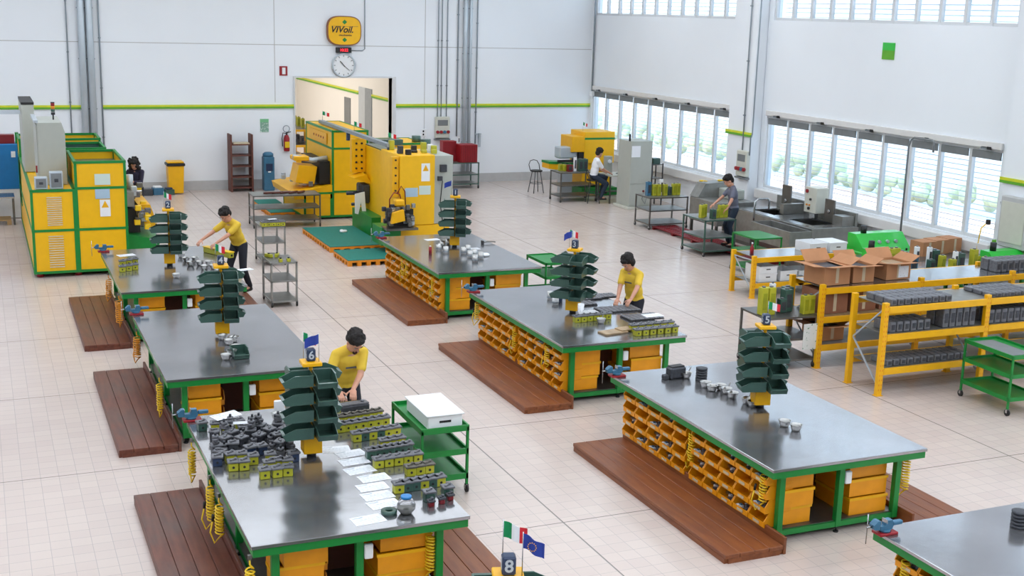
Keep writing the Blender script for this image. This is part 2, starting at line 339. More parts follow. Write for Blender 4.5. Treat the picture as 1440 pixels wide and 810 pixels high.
for row, (za, zb, n) in enumerate(((Z1, Z2, 9), (Z3, Z4, 11))):
    for k, (a0, b0) in enumerate(BAYS):
        wn += 1
        if k > 2: continue
        w = MB(); t = .05
        w.box(XW+.04, XW+.12, a0, b0, za, za+.07); w.box(XW+.04, XW+.12, a0, b0, zb-.05, zb)
        ys = [a0+(b0-a0)*i/n for i in range(n+1)]
        for y in ys: w.box(XW+.03, XW+.13, max(a0, y-.045), min(b0, y+.045), za, zb)
        f = struct('window_%d' % wn if wn < 6 else 'window_%d' % (wn+15), w, 'frame_w')
        g = MB(); g.box(XW+.075, XW+.085, a0, b0, za+.05, zb-.04); g.build('pane', 'glass', f)
        h = MB()
        if row == 0:
            for y in ys[:-1]: h.box(XW+.0, XW+.03, y+.06, y+(b0-a0)/n-.06, zb-.2, zb-.04)
            h.build('blind_box', 'box_grey', f)
        h = MB(); z = za+.1
        while z < zb-.1:
            h.add([(XW+.30, a0, z), (XW+.30, b0, z), (XW+.36, b0, z-.022), (XW+.36, a0, z-.022), (XW+.30, a0, z+.007), (XW+.30, b0, z+.007), (XW+.36, b0, z-.015), (XW+.36, a0, z-.015)],
                  [(0, 1, 2, 3), (7, 6, 5, 4), (0, 4, 5, 1), (1, 5, 6, 2), (2, 6, 7, 3), (3, 7, 4, 0)]); z += .11
        h.build('louvre_blind', 'slat', f)
        if row == 0:
            for i in range(0, n, 2):
                s_ = MB(); ym = ys[i]+.45; s_.box(XW-.06, XW-.005, ym-.12, ym+.12, zb+.0, zb+.05, 'pipe_dk'); s_.box(XW-.09, XW-.04, ym-.17, ym-.08, zb+.0, zb+.06, 'black'); s_.build('opener', 'pipe_dk', f)
# outside: yard, kerb planting, hedge
struct('ground_outside', MB().box(XW+.3, 70, Y0-40, 90, -.3, -.2), 'asphalt_overlit')
struct('path_outside', MB().box(24.5, 26.5, Y0-40, 90, -.2, -.05), 'terracotta_overlit')
struct('white_backdrop', MB().box(28, 28.3, Y0-40, 90, -.2, 7), 'white')  # added white backdrop, makes the view through the windows look blown out
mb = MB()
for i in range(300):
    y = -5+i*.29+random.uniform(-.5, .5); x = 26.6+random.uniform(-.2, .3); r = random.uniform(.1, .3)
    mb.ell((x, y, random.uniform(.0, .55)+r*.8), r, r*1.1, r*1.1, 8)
tag(mb.build('hedge', 'leafy_overlit'), 'green hedge beyond the yard outside the right windows', 'hedge', kind='stuff')
# services on the walls
def pipes(name, label, xs, y, z0, z1, r, mat, extra=None):
    t = thing(name, label, 'pipe', (xs[0], y, z0))
    for i, x in enumerate(xs):
        MB().tube([(x-xs[0], 0, 0), (x-xs[0], 0, z1-z0)], r if not isinstance(r, list) else r[i], 10).build('pipe', mat, t)
    b = MB(); z = 1.0
    while z < z1-z0:
        for i, x in enumerate(xs): rr = (r if not isinstance(r, list) else r[i])+.012; b.box(x-xs[0]-rr, x-xs[0]+rr, -.01, .035, z, z+.03)
        z += 1.4
    b.build('bracket', 'pipe_dk', t); return t
pipes('downpipe', 'wide pale vertical pipes on the back wall behind the left machine', [2.8, 3.02], YW-.13, .02, ZC-.05, .1, 'pipe')
pipes('conduit', 'thin conduit on the back wall, left of the wide pale pipes', [2.42], YW-.04, 1.6, ZC-.05, .018, 'pipe_dk')
pipes('conduit', 'thin conduit on the back wall, right of the wide pale pipes', [3.28], YW-.04, .6, ZC-.05, .022, 'pipe_dk')
pipes('conduit', 'three conduits on the back wall running up from the socket box', [13.44, 13.56, 13.74], YW-.04, 2.09, ZC-.05, .016, 'pipe_dk')
pipes('conduit', 'single conduit on the back wall between socket box and broad pipes', [14.1], YW-.04, 1.5, ZC-.05, .022, 'pipe_dk')
pipes('downpipe', 'pair of broad pale vertical pipes on the back wall behind the red cabinets', [14.32, 14.5], YW-.1, .3, ZC-.05, [.07, .05], 'pipe')
t = pipes('conduit', 'conduit on the back wall ending in a small tap, right of broad pipes', [14.75], YW-.04, 1.25, ZC-.05, .02, 'pipe_dk')
MB().box(-.02, .2, -.03, 0, .3, .33).box(.1, .16, -.08, 0, -.1, .34).build('tap', 'pipe', t)
pipes('conduit', 'two conduits rising from the socket panel on the window pillar', [0], 0, 1.9, ZC-.05, .018, 'pipe_dk').location = (XW-.36, 27.55, 1.95)
t = thing('conduit', 'conduit on the window pillar beside the second window bay', 'pipe', (XW-.36, 27.2, 1.95)); MB().tube([(0, 0, 0), (0, 0, .45), (0, -.06, .55), (0, -.06, 6.2)], .018).build('pipe', 'pipe_dk', t)
t = thing('conduit', 'bent conduit running up the corner where back and right walls meet', 'pipe', (XW-.05, YW-.25, 2.9)); MB().tube([(0, 0, 0), (0, 0, 5.3)], .03).build('pipe', 'pipe_dk', t); MB().box(-.05, .04, -.12, .1, -.1, .05, c=.01).build('junction_box', 'white', t)
t = thing('conduit', 'dark conduit beside the right end of the second window bay', 'pipe', (XW-.04, 18.55, .9)); MB().tube([(0, 0, .9), (0, 0, 7.3)], .03).build('pipe', 'pipe_dk', t); MB().bar((0, 0, .5), (-.03, .12, 1.1), .05).bar((0, .12, .5), (-.02, -.05, .75), .04).build('lever', 'box_grey', t)
# socket panels
def sockets(label, loc, rz):
    t = thing('socket_panel', label, 'socket panel', loc, rz)
    MB().box(-.24, .24, -.12, 0, -.38, .3, c=.02).build('housing', 'cream', t)
    MB().box(-.17, .17, -.13, -.115, .02, .2, c=.004).build('breaker_window', 'box_grey', t)
    for i in range(4): MB().cyl((-.18+.12*i, -.17, -.18), .05, .06, 12, axis='Y').build('socket', 'red' if i != 2 else 'blue', t)
    MB().box(-.26, .26, -.13, 0, -.44, -.4).build('bottom_rail', 'box_grey', t)
    return t
sockets('grey panel of red sockets on the back wall above the red cabinets', (13.6, YW, 1.83), 0)
sockets('grey panel of red sockets on the pillar between window bays', (XW-.32, 27.45, 1.75), -PI/2)
t = thing('electrical_box', 'tall light grey box on the wall at the right picture edge', 'electrical box', (XW-.33, 17.95, 1.2), 0)
MB().box(-.15, 0, -.35, .35, 0, 1.0, c=.02).build('housing', 'plinth', t); MB().box(-.16, -.15, -.3, .3, .1, .9).build('cover', 'cream', t)
t = tag(MB().box(-.09, .0, -.2, .2, 0, .1, 'strip_g').box(-.09, 0, -.2, .2, -.12, 0, 'green_pale').box(-.09, 0, -.2, .2, -.2, -.12, 'yellow').build('hose_bracket', 'green', None, (XW-.0, 18.6, 1.1)), 'small green and yellow bracket low on the wall at far right', 'bracket')
t = thing('wall_hose', 'thin yellow air hose looping down the wall at far right', 'hose', (XW-.15, 18.4, .5))
MB().tube([(0, .5, 1.05), (-.05, .62, .9), (-.06, .66, .5), (-.1, .5, .1), (-.1, .3, .3), (0, .15, .6), (-.05, .05, .2)], .012).build('hose', 'hose', t); MB().box(-.05, .02, .44, .52, 1.0, 1.1, c=.01).build('coupling', 'black', t)
# sign, display, clock
t = thing('wall_sign', 'yellow rounded company sign with green diamonds above the doorway clock', 'sign', (10.37, YW, 4.75))
def sq(w, h, n=40, e=3.2):
    return [(w*math.copysign(abs(math.cos(2*PI*i/n))**(2/e), math.cos(2*PI*i/n)), h*math.copysign(abs(math.sin(2*PI*i/n))**(2/e), math.sin(2*PI*i/n))) for i in range(n)]
MB().prism(sq(.53, .44), -.16, -.02, axis='Y').build('casing', 'card_dk', t); MB().prism(sq(.5, .41), -.175, -.16, axis='Y').build('face', 'yellow_m', t)
for z in (.26, -.27): MB().prism([(-.075, z), (0, z-.07), (.075, z), (0, z+.07)], -.182, -.175).build('diamond', 'green', t)
textmesh('lettering', 'VIVoil.', .27, 'black', t, (-.09, -.18, .03), (PI/2, 0, 0), .003, .3)
textmesh('lettering', 'oleodinamica', .075, 'brown_shelf', t, (.02, -.18, -.13), (PI/2, 0, 0), .003)
MB().box(-.35, .42, -.18, -.174, .125, .135).build('rule', 'card_dk', t)
t = thing('led_display', 'small black display with red digits between sign and clock', 'display', (10.37, YW, 4.17))
MB().box(-.24, .24, -.1, 0, -.08, .08, c=.01).build('casing', 'black', t); textmesh('digits', '10:22', .12, 'led_on', t, (0, -.104, 0), (PI/2, 0, 0), .002)
t = thing('wall_clock', 'round white wall clock with grey rim above the doorway', 'clock', (10.37, YW, 3.71))
MB().lathe([(.36, 0), (.37, -.08), (.33, -.09), (.32, -.05)], 36, axis='Y').build('rim', 'pipe', t); MB().cyl((0, -.06, 0), .33, .03, 36, axis='Y').build('dial', 'white', t)
for i in range(12):
    a = i*PI/6; MB().bar((.26*math.sin(a), -.064, .26*math.cos(a)), (.31*math.sin(a), -.064, .31*math.cos(a)), .018).build('hour_mark', 'box_grey', t)
MB().bar((.03, -.07, -.03), (-.11, -.07, .13), .02).build('hour_hand', 'black', t); MB().bar((-.03, -.075, .03), (.18, -.075, -.15), .012).build('minute_hand', 'black', t)
MB().tube([(.68, -.02, 4.4), (.68, -.02, .5), (.6, -.02, .45), (.25, -.02, .45)], .015).build('cable', 'pipe_dk', t)
# small wall things
t = thing('fire_hose_sign', 'small red and white fire equipment sign left of the doorway', 'sign', (8.52, YW, 3.53)); MB().box(-.12, .12, -.02, 0, -.14, .14).build('plate', 'red', t); MB().box(-.04, .06, -.025, -.02, -.1, .1, c=.005).build('pictogram', 'white', t)
t = thing('green_notice', 'pale green and white notice on the wall above the blue dispenser', 'notice', (7.92, YW, 1.9)); MB().box(-.13, .13, -.012, 0, -.2, .2).build('sheet', 'sheet_g', t); MB().box(-.13, .13, -.016, -.012, .1, .2).build('header', 'green_pale', t)
t = thing('fire_extinguisher', 'red fire extinguisher hanging on the back wall left of the doorway', 'fire extinguisher', (8.57, YW-.1, 1.12))
MB().lathe([(.0, 0), (.085, .01), (.09, .04), (.09, .4), (.06, .48), (.03, .5)], 16).build('cylinder', 'red', t); MB().box(-.07, .07, -.095, -.08, .12, .3).build('label_plate', 'hose', t)
MB().bar((0, 0, .5), (.0, -.02, .58), .04).bar((0, 0, .56), (.12, -.04, .6), .025).build('valve', 'black', t); MB().tube([(0, 0, .54), (-.11, 0, .56), (-.14, 0, .4), (-.12, 0, .15)], .014).build('hose', 'black', t)
MB().tube([(.1*math.cos(a*PI/6), .02, .68+.1*math.sin(a*PI/6)) for a in range(12)], .012, 6, closed=True).build('bracket_ring', 'pipe_dk', t)
t = thing('green_label', 'small bright green square sign on the white panel above windows', 'sign', (XW, 22.56, 4.83)); MB().box(-.02, 0, -.2, .2, 0, .17, 'green_br').box(-.02, 0, -.2, .2, -.2, 0, 'strip_g').build('plate', 'green_br', t)
t = thing('wall_outlet', 'small white twin outlet on the back wall left of the socket panel', 'outlet', (12.98, YW, 1.62)); MB().box(-.06, .1, -.04, 0, -.12, .12, c=.01).build('cover', 'white', t); MB().box(-.03, .02, -.045, -.04, .02, .08).box(-.03, .02, -.045, -.04, -.08, -.02).build('holes', 'black', t)
p = at(1258, 372, 0.0)
t = thing('lamp_pole', 'tall thin grey pole with hooked top standing before the windows', 'pole', (XW-.45, 21.1, 0))
MB().tube([(0, 0, 0), (0, 0, 2.85), (0, -.06, 3.0), (0, -.15, 3.05), (0, -.7, 3.05), (0, -.76, 3.0), (0, -.76, 2.8)], .022).build('tube', 'box_grey', t); MB().cyl((0, 0, 0), .15, .02, 16).build('base', 'box_grey', t)
# ------------------------------------------------------------------ light
w = bpy.data.worlds.new('world'); S.world = w; w.use_nodes = True
bg = w.node_tree.nodes['Background']; bg.inputs['Color'].default_value = (.83, .92, 1, 1); bg.inputs['Strength'].default_value = 4.0
S.view_settings.view_transform = 'Standard'; S.view_settings.look = 'None'; S.view_settings.gamma = 1; S.view_settings.use_curve_mapping = False
S.view_settings.exposure = 0.14
S.cycles.max_bounces = 6; S.cycles.diffuse_bounces = 4; S.cycles.glossy_bounces = 3; S.cycles.transparent_max_bounces = 8; S.cycles.sample_clamp_indirect = 6
S.cycles.caustics_reflective = False; S.cycles.caustics_refractive = False
def area(name, loc, rot, sx, sy, e, col=(1, 1, 1)):
    l = bpy.data.lights.new(name, 'AREA'); l.shape = 'RECTANGLE'; l.size = sx; l.size_y = sy; l.energy = e; l.color = col
    o = bpy.data.objects.new(name, l); COL.objects.link(o); o.location = loc; o.rotation_euler = rot; return o
area('annex_fill', (7, 45, 4.9), (0, 0, 0), 6, 10, 520, (1, .97, .9))  # added area lamp without a fitting, brightens the hall beyond the doorway
# ================================================================== workbenches
BW, BL, IX, IY = 2.016, 3.66, .24, .18
BX = {'A': 1.927, 'B': 1.927, 'C': 1.927, 'H': 1.927, 'D': 7.318, 'E': 7.318, 'F': 7.318, 'G': 7.318}
BY = {'A': 9.885, 'B': 15.03, 'C': 20.07, 'D': 20.12, 'E': 15.0, 'F': 9.935, 'G': 4.735, 'H': 4.735}
WHERE = {'A': 'valve-covered bench', 'B': 'nearly empty bench', 'C': 'left-machine bench', 'D': 'teal-mat bench',
         'E': 'dark-tray bench', 'F': 'bowl bench', 'G': 'corner bench', 'H': 'bench below the frame'}
BLAB = {'A': 'steel-topped green workbench covered with dark valve blocks and papers', 'B': 'steel-topped green workbench, nearly empty, between two others in the left column',
        'C': 'steel-topped green workbench beside the large yellow machine at left', 'D': 'steel-topped green workbench next to the teal standing mats',
        'E': 'steel-topped green workbench where flat dark trays lie before a worker', 'F': 'steel-topped green workbench with metal bowls, nearest the yellow racks',
        'G': 'steel-topped green workbench cut off by the bottom right corner', 'H': 'steel-topped green workbench just below the bottom of the frame'}
def make_bench():
    t = thing('workbench', None, 'workbench')
    MB().box(0, BW, 0, BL, .865, .9, c=.004).build('tabletop', 'top', t)
    m = MB(); m.box(.015, BW-.015, .015, .06, .79, .863); m.box(.015, BW-.015, BL-.06, BL-.015, .79, .863); m.box(.015, .06, .06, BL-.06, .79, .863); m.box(BW-.06, BW-.015, .06, BL-.06, .79, .863)
    m.box(.06, BW-.06, BL/2-.03, BL/2+.03, .8, .863); m.build('apron', 'green', t)
    for x in (IX, BW/2, BW-IX):
        for y in (IY, BL/2, BL-IY):
            if x == BW/2 and y == BL/2: continue
            l = MB().box(x-.035, x+.035, y-.035, y+.035, .07, .79, c=.004).build('leg', 'green', t)
            MB().cyl((x, y, .012), .012, .06, 8).cyl((x, y, 0), .03, .014, 12).build('levelling_foot', 'black', l)
    m = MB()
    for y in (IY, BL/2, BL-IY): m.box(IX+.035, BW-IX-.035, y-.025, y+.025, .07, .13)
    for x in (IX, BW-IX): m.box(x-.025, x+.025, IY+.035, BL-IY-.035, .07, .13)
    m.build('bottom_rail', 'green', t)
    MB().box(IX-.02, BW-IX+.02, IY, BL-IY, .132, .14).build('lower_shelf', 'steel_dk', t)
    MB().box(IX+.5, IX+.52, IY+.7, BL-IY-.1, .14, .78).box(BW-IX-.52, BW-IX-.5, IY+.7, BL-IY-.1, .14, .78).box(IX+.52, BW-IX-.52, IY+.72, IY+.74, .14, .78).build('back_panel', 'brown_shelf', t)
    MB().box(BW/2+.04, BW/2+.12, IY-.05, IY+.0, .56, .7, c=.008).build('socket_box', 'white', t)
    return t
# ---- footboards
def make_foot(mat):
    def f():
        t = thing('footboard', None, 'platform'); L = 3.55
        for i in range(4): MB().box(i*.178, i*.178+.174, 0, L, .055, .1, c=.004).build('plank', mat, t)
        MB().box(0, .04, .02, L-.02, 0, .054).box(.67, .71, .02, L-.02, 0, .054).box(.04, .67, .005, .04, 0, .054).box(.04, .67, L-.04, L-.005, 0, .054).build('bearer', mat, t)
        MB().box(.712, .745, 0, L, 0, .19, c=.004).build('kick_rail', mat, t)
        return t
    return f
# ---- yellow picking bins, opening towards -X
def open_bin(mb, w, d, h, th=.006):
    """bin: back at x=0, mouth at x=-d, width along y, sloping front lip"""
    k = h*.36
    mb.box(-d, 0, 0, w, 0, th)
    mb.box(-th, 0, 0, w, th, h)
    for y in (0, w-th): mb.prism([(-d, th), (-th, th), (-th, h), (-d+.05, h), (-d, k)], y, y+th, axis='Y')
    mb.box(-d-.001, -d+th, th, w-th, th, k)
    mb.box(-d-.006, -d+th, th, w-th, k-.004, k+.004)
    for y in (-.004, w-.008): mb.prism([(-d-.006, k-.004), (-d+.05, h-.01), (-d+.05, h), (-d-.006, k+.012)], y, y+.012, axis='Y')
    return mb
def make_pick(full=0):
    t = thing('picking_bin', None, 'storage bin', group='yellow picking bins under the benches')
    open_bin(MB(), .295, .33, .155).build('bin_body', 'bin_yel', t)
    MB().box(-.337, -.332, .09, .2, .015, .045).build('label_holder', 'tape', t)
    if full:
        m = MB(); q = random.Random(full)
        for i in range(16):
            a, b, c = q.uniform(-.3, -.06), q.uniform(.03, .26), q.uniform(.01, .045); m.box(a-.018, a+.018, b-.02, b+.02, c, c+.025, q.choice(['steel', 'bowl', 'blue', 'white', 'iron']))
        tag(m.build('small_parts', 'steel', t), kind='stuff')
    return t
def make_box(w, d, h, key):
    def f():
        t = thing('stacking_box', None, 'storage box', group='large yellow boxes under the benches')
        m = MB(); m.box(0, w, 0, d, 0, .01); m.box(0, w, 0, .012, .01, h); m.box(0, w, d-.012, d, .01, h); m.box(0, .012, .012, d-.012, .01, h); m.box(w-.012, w, .012, d-.012, .01, h)
        m.build('box_body', 'bin_yel', t)
        m = MB(); m.box(-.01, w+.01, -.012, 0, h-.03, h); m.box(-.01, w+.01, d, d+.012, h-.03, h); m.box(-.012, 0, 0, d, h-.03, h); m.box(w, w+.012, 0, d, h-.03, h); m.build('rim', 'yellow', t)
        return t
    return f
def make_vise():
    t = thing('bench_vise', None, 'vise')
    MB().box(-.13, .15, -.09, .09, 0, .035, c=.006).build('mounting_pad', 'red', t)
    b = MB(); b.cyl((0, 0, .036), .075, .03, 18); b.prism([(-.1, .066), (.08, .066), (.1, .11), (.08, .19), (.0, .19), (-.02, .12), (-.1, .12)], -.045, .045); b.build('fixed_body', 'blue', t)
    MB().box(.1, .26, -.035, .035, .1, .155, c=.012).build('slide', 'blue', t)
    MB().prism([(-.11, .08), (-.2, .09), (-.21, .15), (-.15, .2), (-.11, .2)], -.05, .05).build('moving_jaw', 'blue', t)
    MB().box(-.107, -.1, -.05, .05, .15, .19).build('jaw_plate', 'steel', t); MB().box(-.012, -.004, -.05, .05, .15, .2).build('jaw_plate', 'steel', t)
    MB().tube([(-.2, 0, .12), (-.29, 0, .12)], .012).tube([(-.28, 0, .3), (-.28, 0, .12), (-.28, 0, -.1)], .007).build('screw_handle', 'steel', t)
    return t
def make_hose(loops, rr, mat, seed):
    def f():
        t = thing('coil_hose', None, 'air hose'); R_ = random.Random(seed); pts = []
        for i in range(loops*10):
            a = i*2*PI/10; z = -.04-i*.0032*(11/loops)*loops/11
            pts.append((rr*math.cos(a)*.75+R_.uniform(-.006, .006), rr*math.sin(a), z-.2*0))
        pts += [(.01, rr*.5, pts[-1][2]-.05), (-.02, rr*1.6, pts[-1][2]-.12), (-.04, rr*2.6, pts[-1][2]-.02), (-.02, rr*2.2, pts[-1][2]+.1)]
        MB().tube([(0, 0, .06), (0, 0, .0)]+pts, .0085, 6).build('coil', mat, t)
        MB().tube([pts[-1], (pts[-1][0], pts[-1][1]-.01, pts[-1][2]+.07)], .013, 8).build('air_coupling', 'black', t)
        MB().box(-.015, .015, -.015, .015, .05, .09).build('hanger', 'steel_dk', t)
        return t
    return f
BENCH = {}
bord = {'A': 0, 'B': 1, 'C': 2}
for k in 'ABCDEFGH':
    x, y = BX[k], BY[k]
    if k == 'H': BENCH[k] = None
    BENCH[k] = place('bench', make_bench, (x, y, 0), 0, BLAB[k], 'green steel-topped workbenches')
    if k != 'H':
        place('vise', make_vise, (x+(.03 if k in 'EFDG' else .05), y+BL-.14, .9), 0, 'blue vise on a red pad at the corner of the '+WHERE[k], 'blue bench vises').scale = (.72, .72, .72)
    wd = 'wood_dark' if k in 'ABC' else 'wood_red'
    if k != 'H':
        place('foot'+wd, make_foot(wd), (x-.6, y-.12+(.1 if k == 'A' else 0), 0), 0, 'brown wooden footboard along the left side of the '+WHERE[k], 'wooden footboards')
    if k in 'ACFB':
        place('footRwood_red', make_foot('wood_red'), (x+BW+.56, y-.02+(2.55 if k == 'A' else 3.5), 0), PI, 'brown wooden footboard along the right side of the '+WHERE[k], 'wooden footboards')
    # large boxes seen from the near end
    r = random.Random(ord(k))
    place_n = 0
    for st, (bx, w_, n) in enumerate(((IX+.06, .40, 3), (BW/2+.19, .5, 3))):
        for i in range(n):
            zz = .142+i*.207
            dy = (0, .02, .012, -.02)[(i+st+ord(k)) % 4]; dx = (.0, .03, .01)[(i+ord(k)) % 3]
            if k == 'G' or k == 'H': continue
            side = 'left' if st == 0 else 'right'
            lev = ['bottom', 'middle', 'top'][i] if n == 3 else ['bottom', 'top'][i]
            place('bx%d' % st, make_box(w_, .6, .2, st), (x+bx+(dx if k in 'EA' else 0), y+IY+.06+dy, zz), 0, 'large yellow box, %s of the %s stack under the %s' % (lev, side, WHERE[k]), 'large yellow boxes under the benches')
    if k in 'FABE':
        for i in range(2):
            place('midbin', lambda: (lambda t: (open_bin(MB(), .2, .2, .18).build('bin_body', 'bin_yel', t), MB().box(-.208, -.203, .05, .15, .02, .06).build('label_holder', 'orange_edge', t), t)[2])(thing('open_bin', None, 'storage bin')),
                  (x+.78, y+IY+.45, .145+i*.23), PI/2, 'open yellow bin on the %s level between box stacks, %s' % (('lower', 'upper')[i], WHERE[k]), 'open yellow bins between the box stacks')
    # picking bins along the left flank
    if k in 'DEFG':
        for bay in (0, 1):
            if k == 'G' and bay == 0: continue
            y0 = y+IY+.05+bay*(BL/2-IY+.0)
            for row in range(4):
                for c in range(5):
                    fl = r.choice((0, 0, 1, 2)); b = place('pick%d' % fl, (lambda fl=fl: make_pick(fl)), (x+IX+.19, y0+c*.31+.005, .15+row*.158), 0,
                              'yellow picking bin, %s row, %s from near end, %s bay, %s' % (['bottom', 'lower-middle', 'upper-middle', 'top'][row], ORD[c], ('near', 'far')[bay], WHERE[k]), 'yellow picking bins under the benches')
# hoses  (bench, dy from near end, kind)
for (k, dy, rr, key, lab) in (('F', 1.78, .045, 'a', 'yellow coiled air hose hanging at the middle leg of the '), ('F', .32, .045, 'b', 'yellow coiled air hose hanging at the near corner of the '),
                    ('E', 3.55, .05, 'b', 'yellow coiled air hose hanging at the far corner of the '), ('E', 1.95, .05, 'a', 'yellow coiled air hose hanging at the middle of the '), ('E', .75, .05, 'b', 'yellow coiled air hose hanging near the end of the '),
                    ('D', 2.35, .055, 'a', 'yellow coiled air hose hanging past the middle of the '), ('D', 2.1, .055, 'b', 'tangled yellow coiled air hose beside the middle leg of the '), ('D', .6, .055, 'a', 'yellow coiled air hose hanging near the end of the '),
                    ('C', 1.9, .06, 'b', 'pale coiled air hose sticking out at the middle of the '), ('C', .25, .07, 'a', 'orange coiled air hose hanging at the near end of the '), ('B', 2.9, .06, 'b', 'orange coiled air hose hanging past the middle of the '), ('B', .5, .055, 'a', 'yellow coiled air hose hanging at the near end of the '),
                    ('A', 3.1, .055, 'b', 'yellow coiled air hose hanging at the far end of the '), ('A', 1.95, .055, 'a', 'yellow coiled air hose hanging at the middle of the '), ('A', 1.45, .055, 'b', 'second yellow coiled air hose hanging past the middle of the '), ('A', -.02, .05, 'a', 'yellow coiled air hose hanging at the near corner of the '),
                    ('G', 3.3, .045, 'a', 'yellow coiled air hose hanging at the far end of the ')):
    mat = 'hose_or' if k == 'C' or (k == 'B' and key == 'b') else 'hose'
    place('hose'+key+mat, make_hose(11 if key == 'a' else 9, rr, mat, 3 if key == 'a' else 5), (BX[k]+(-.02 if k in 'ABC' else .12), BY[k]+dy, .75), random.choice((0, PI*.1, -.3)), lab+WHERE[k], 'coiled air hoses')
for (k, dx, lab) in (('F', BW+.0, 'yellow coiled air hose hanging at the right leg of the '), ('A', BW-.22, 'yellow air hose hanging behind the right leg of the ')):
    place('hoseahose', None, (BX[k]+dx-.1, BY[k]+.2, .76 if k == 'F' else .72), .5, lab+WHERE[k], 'coiled air hoses')
# ================================================================== bin towers
def make_tower(num):
    t = thing('bin_tower', None, 'bin stand')
    MB().cyl((0, 0, 0), .05, .05, 14).build('swivel', 'black', t)
    MB().box(-.095, .095, -.095, .095, .05, .24, c=.004).build('base_box', 'yellow', t)
    MB().cyl((0, 0, .24), .02, .74, 10).build('pole', 'yellow', t)
    for i in range(4):
        m = MB()
        z = .245+i*.185
        m.box(-.16, .16, -.16, .16, z, z+.006); m.build('tier_plate', 'yellow', t)
        m = MB()
        for q in range(4):
            m.T = Matrix.Rotation(q*PI/2, 4, 'Z'); m.box(-.006, .006, -.02, -.016, z+.006, z+.18)
        m.build('hanger_strip', 'yellow', t)
    MB().box(-.1, .1, -.1, .1, .98, 1.02, c=.006).build('top_plate', 'yellow', t)
    m = MB(); m.box(-.045, .045, -.045, .045, 1.02, 1.15, c=.012); nb = m.build('number_block', 'blue_dk', t)
    if num:
        textmesh('numeral', num, .12, 'pipe', nb, (0, -.046, 1.085), (PI/2, 0, 0), .001)
        textmesh('numeral', num, .12, 'pipe', nb, (-.046, 0, 1.085), (PI/2, 0, -PI/2), .001)
    return t
def make_gbin():
    t = thing('hanging_bin', None, 'storage bin')
    m = MB(); w, d, h, th = .20, .30, .12, .006; k = h*.5
    m.T = Matrix.Scale(-1, 4, (0, 1, 0)); m.box(-d, -.012, .012, .012+w, 0, th); m.box(-.018, -.012, .012, .012+w, th, h)
    for y in (.012, .012+w-th): m.prism([(-d, th), (-.018, th), (-.018, h), (-d*.66, h), (-d-.03, k)], y, y+th, axis='Y')
    m.box(-d-.004, -d+.002, .012+th, .012+w-th, th, k*.9); m.box(-d-.03, -d+.0, .012+th, .012+w-th, k*.82, k); m.build('bin_body', 'bin_grn', t)
    r = MB(); r.T = m.T
    r.box(-d*.66, -.012, .004, .012, h-.014, h); r.box(-d*.66, -.012, .012+w, .02+w, h-.014, h); r.build('rim', 'bin_grn', t)
    return t
def make_flag(kind):
    def f():
        t = thing('desk_flag', None, 'flag')
        MB().tube([(0, 0, 0), (0, 0, .3)], .0035, 6).build('stick', 'steel', t)
        m = MB(); n = 9; cols = {'it': ('flag_g', 'white', 'flag_r'), 'eu': ('flag_b',)*3}[kind]
        for i in range(n):
            x0, x1 = .14*i/n, .14*(i+1)/n; y0, y1 = .012*math.sin(i*.9), .012*math.sin((i+1)*.9); s0, s1 = -.05*i/n, -.05*(i+1)/n
            vs = []
            for (xx, yy, ss) in ((x0, y0, s0), (x1, y1, s1)):
                for zz in (.19, .29): vs += [(.003+xx, yy-.001, zz+ss), (.003+xx, yy+.001, zz+ss)]
            m.add(vs, [(0, 4, 6, 2), (1, 3, 7, 5), (2, 6, 7, 3), (0, 1, 5, 4), (0, 2, 3, 1), (4, 5, 7, 6)], cols[min(2, i*3//n)])
        m.build('cloth', 'white', t)
        if kind == 'eu':
            s = MB()
            for j in range(12):
                a = j*PI/6; s.box(.068+.028*math.cos(a)-.003, .068+.028*math.cos(a)+.003, -.016, -.013, .215+.028*math.sin(a)-.003, .215+.028*math.sin(a)+.003)
            s.build('stars', 'yellow', t)
        return t
    return f
TW = {'A': (2.96, 11.9), 'B': (2.96, 16.95), 'C': (2.96, 22.03), 'D': (8.46, 22.36), 'E': (8.32, 16.75), 'F': (8.40, 11.78), 'H': (2.95, 6.72)}
NUM = {'A': '6', 'B': '4', 'C': '2', 'D': '1', 'E': '3', 'F': '5', 'H': '8'}
TROT = {'A': -.05, 'B': -.1, 'C': -.12, 'D': -.36, 'E': -.75, 'F': -.27, 'H': -.3}
SIDE = ['facing the near end', 'facing the left wall', 'facing the far end', 'facing the windows']
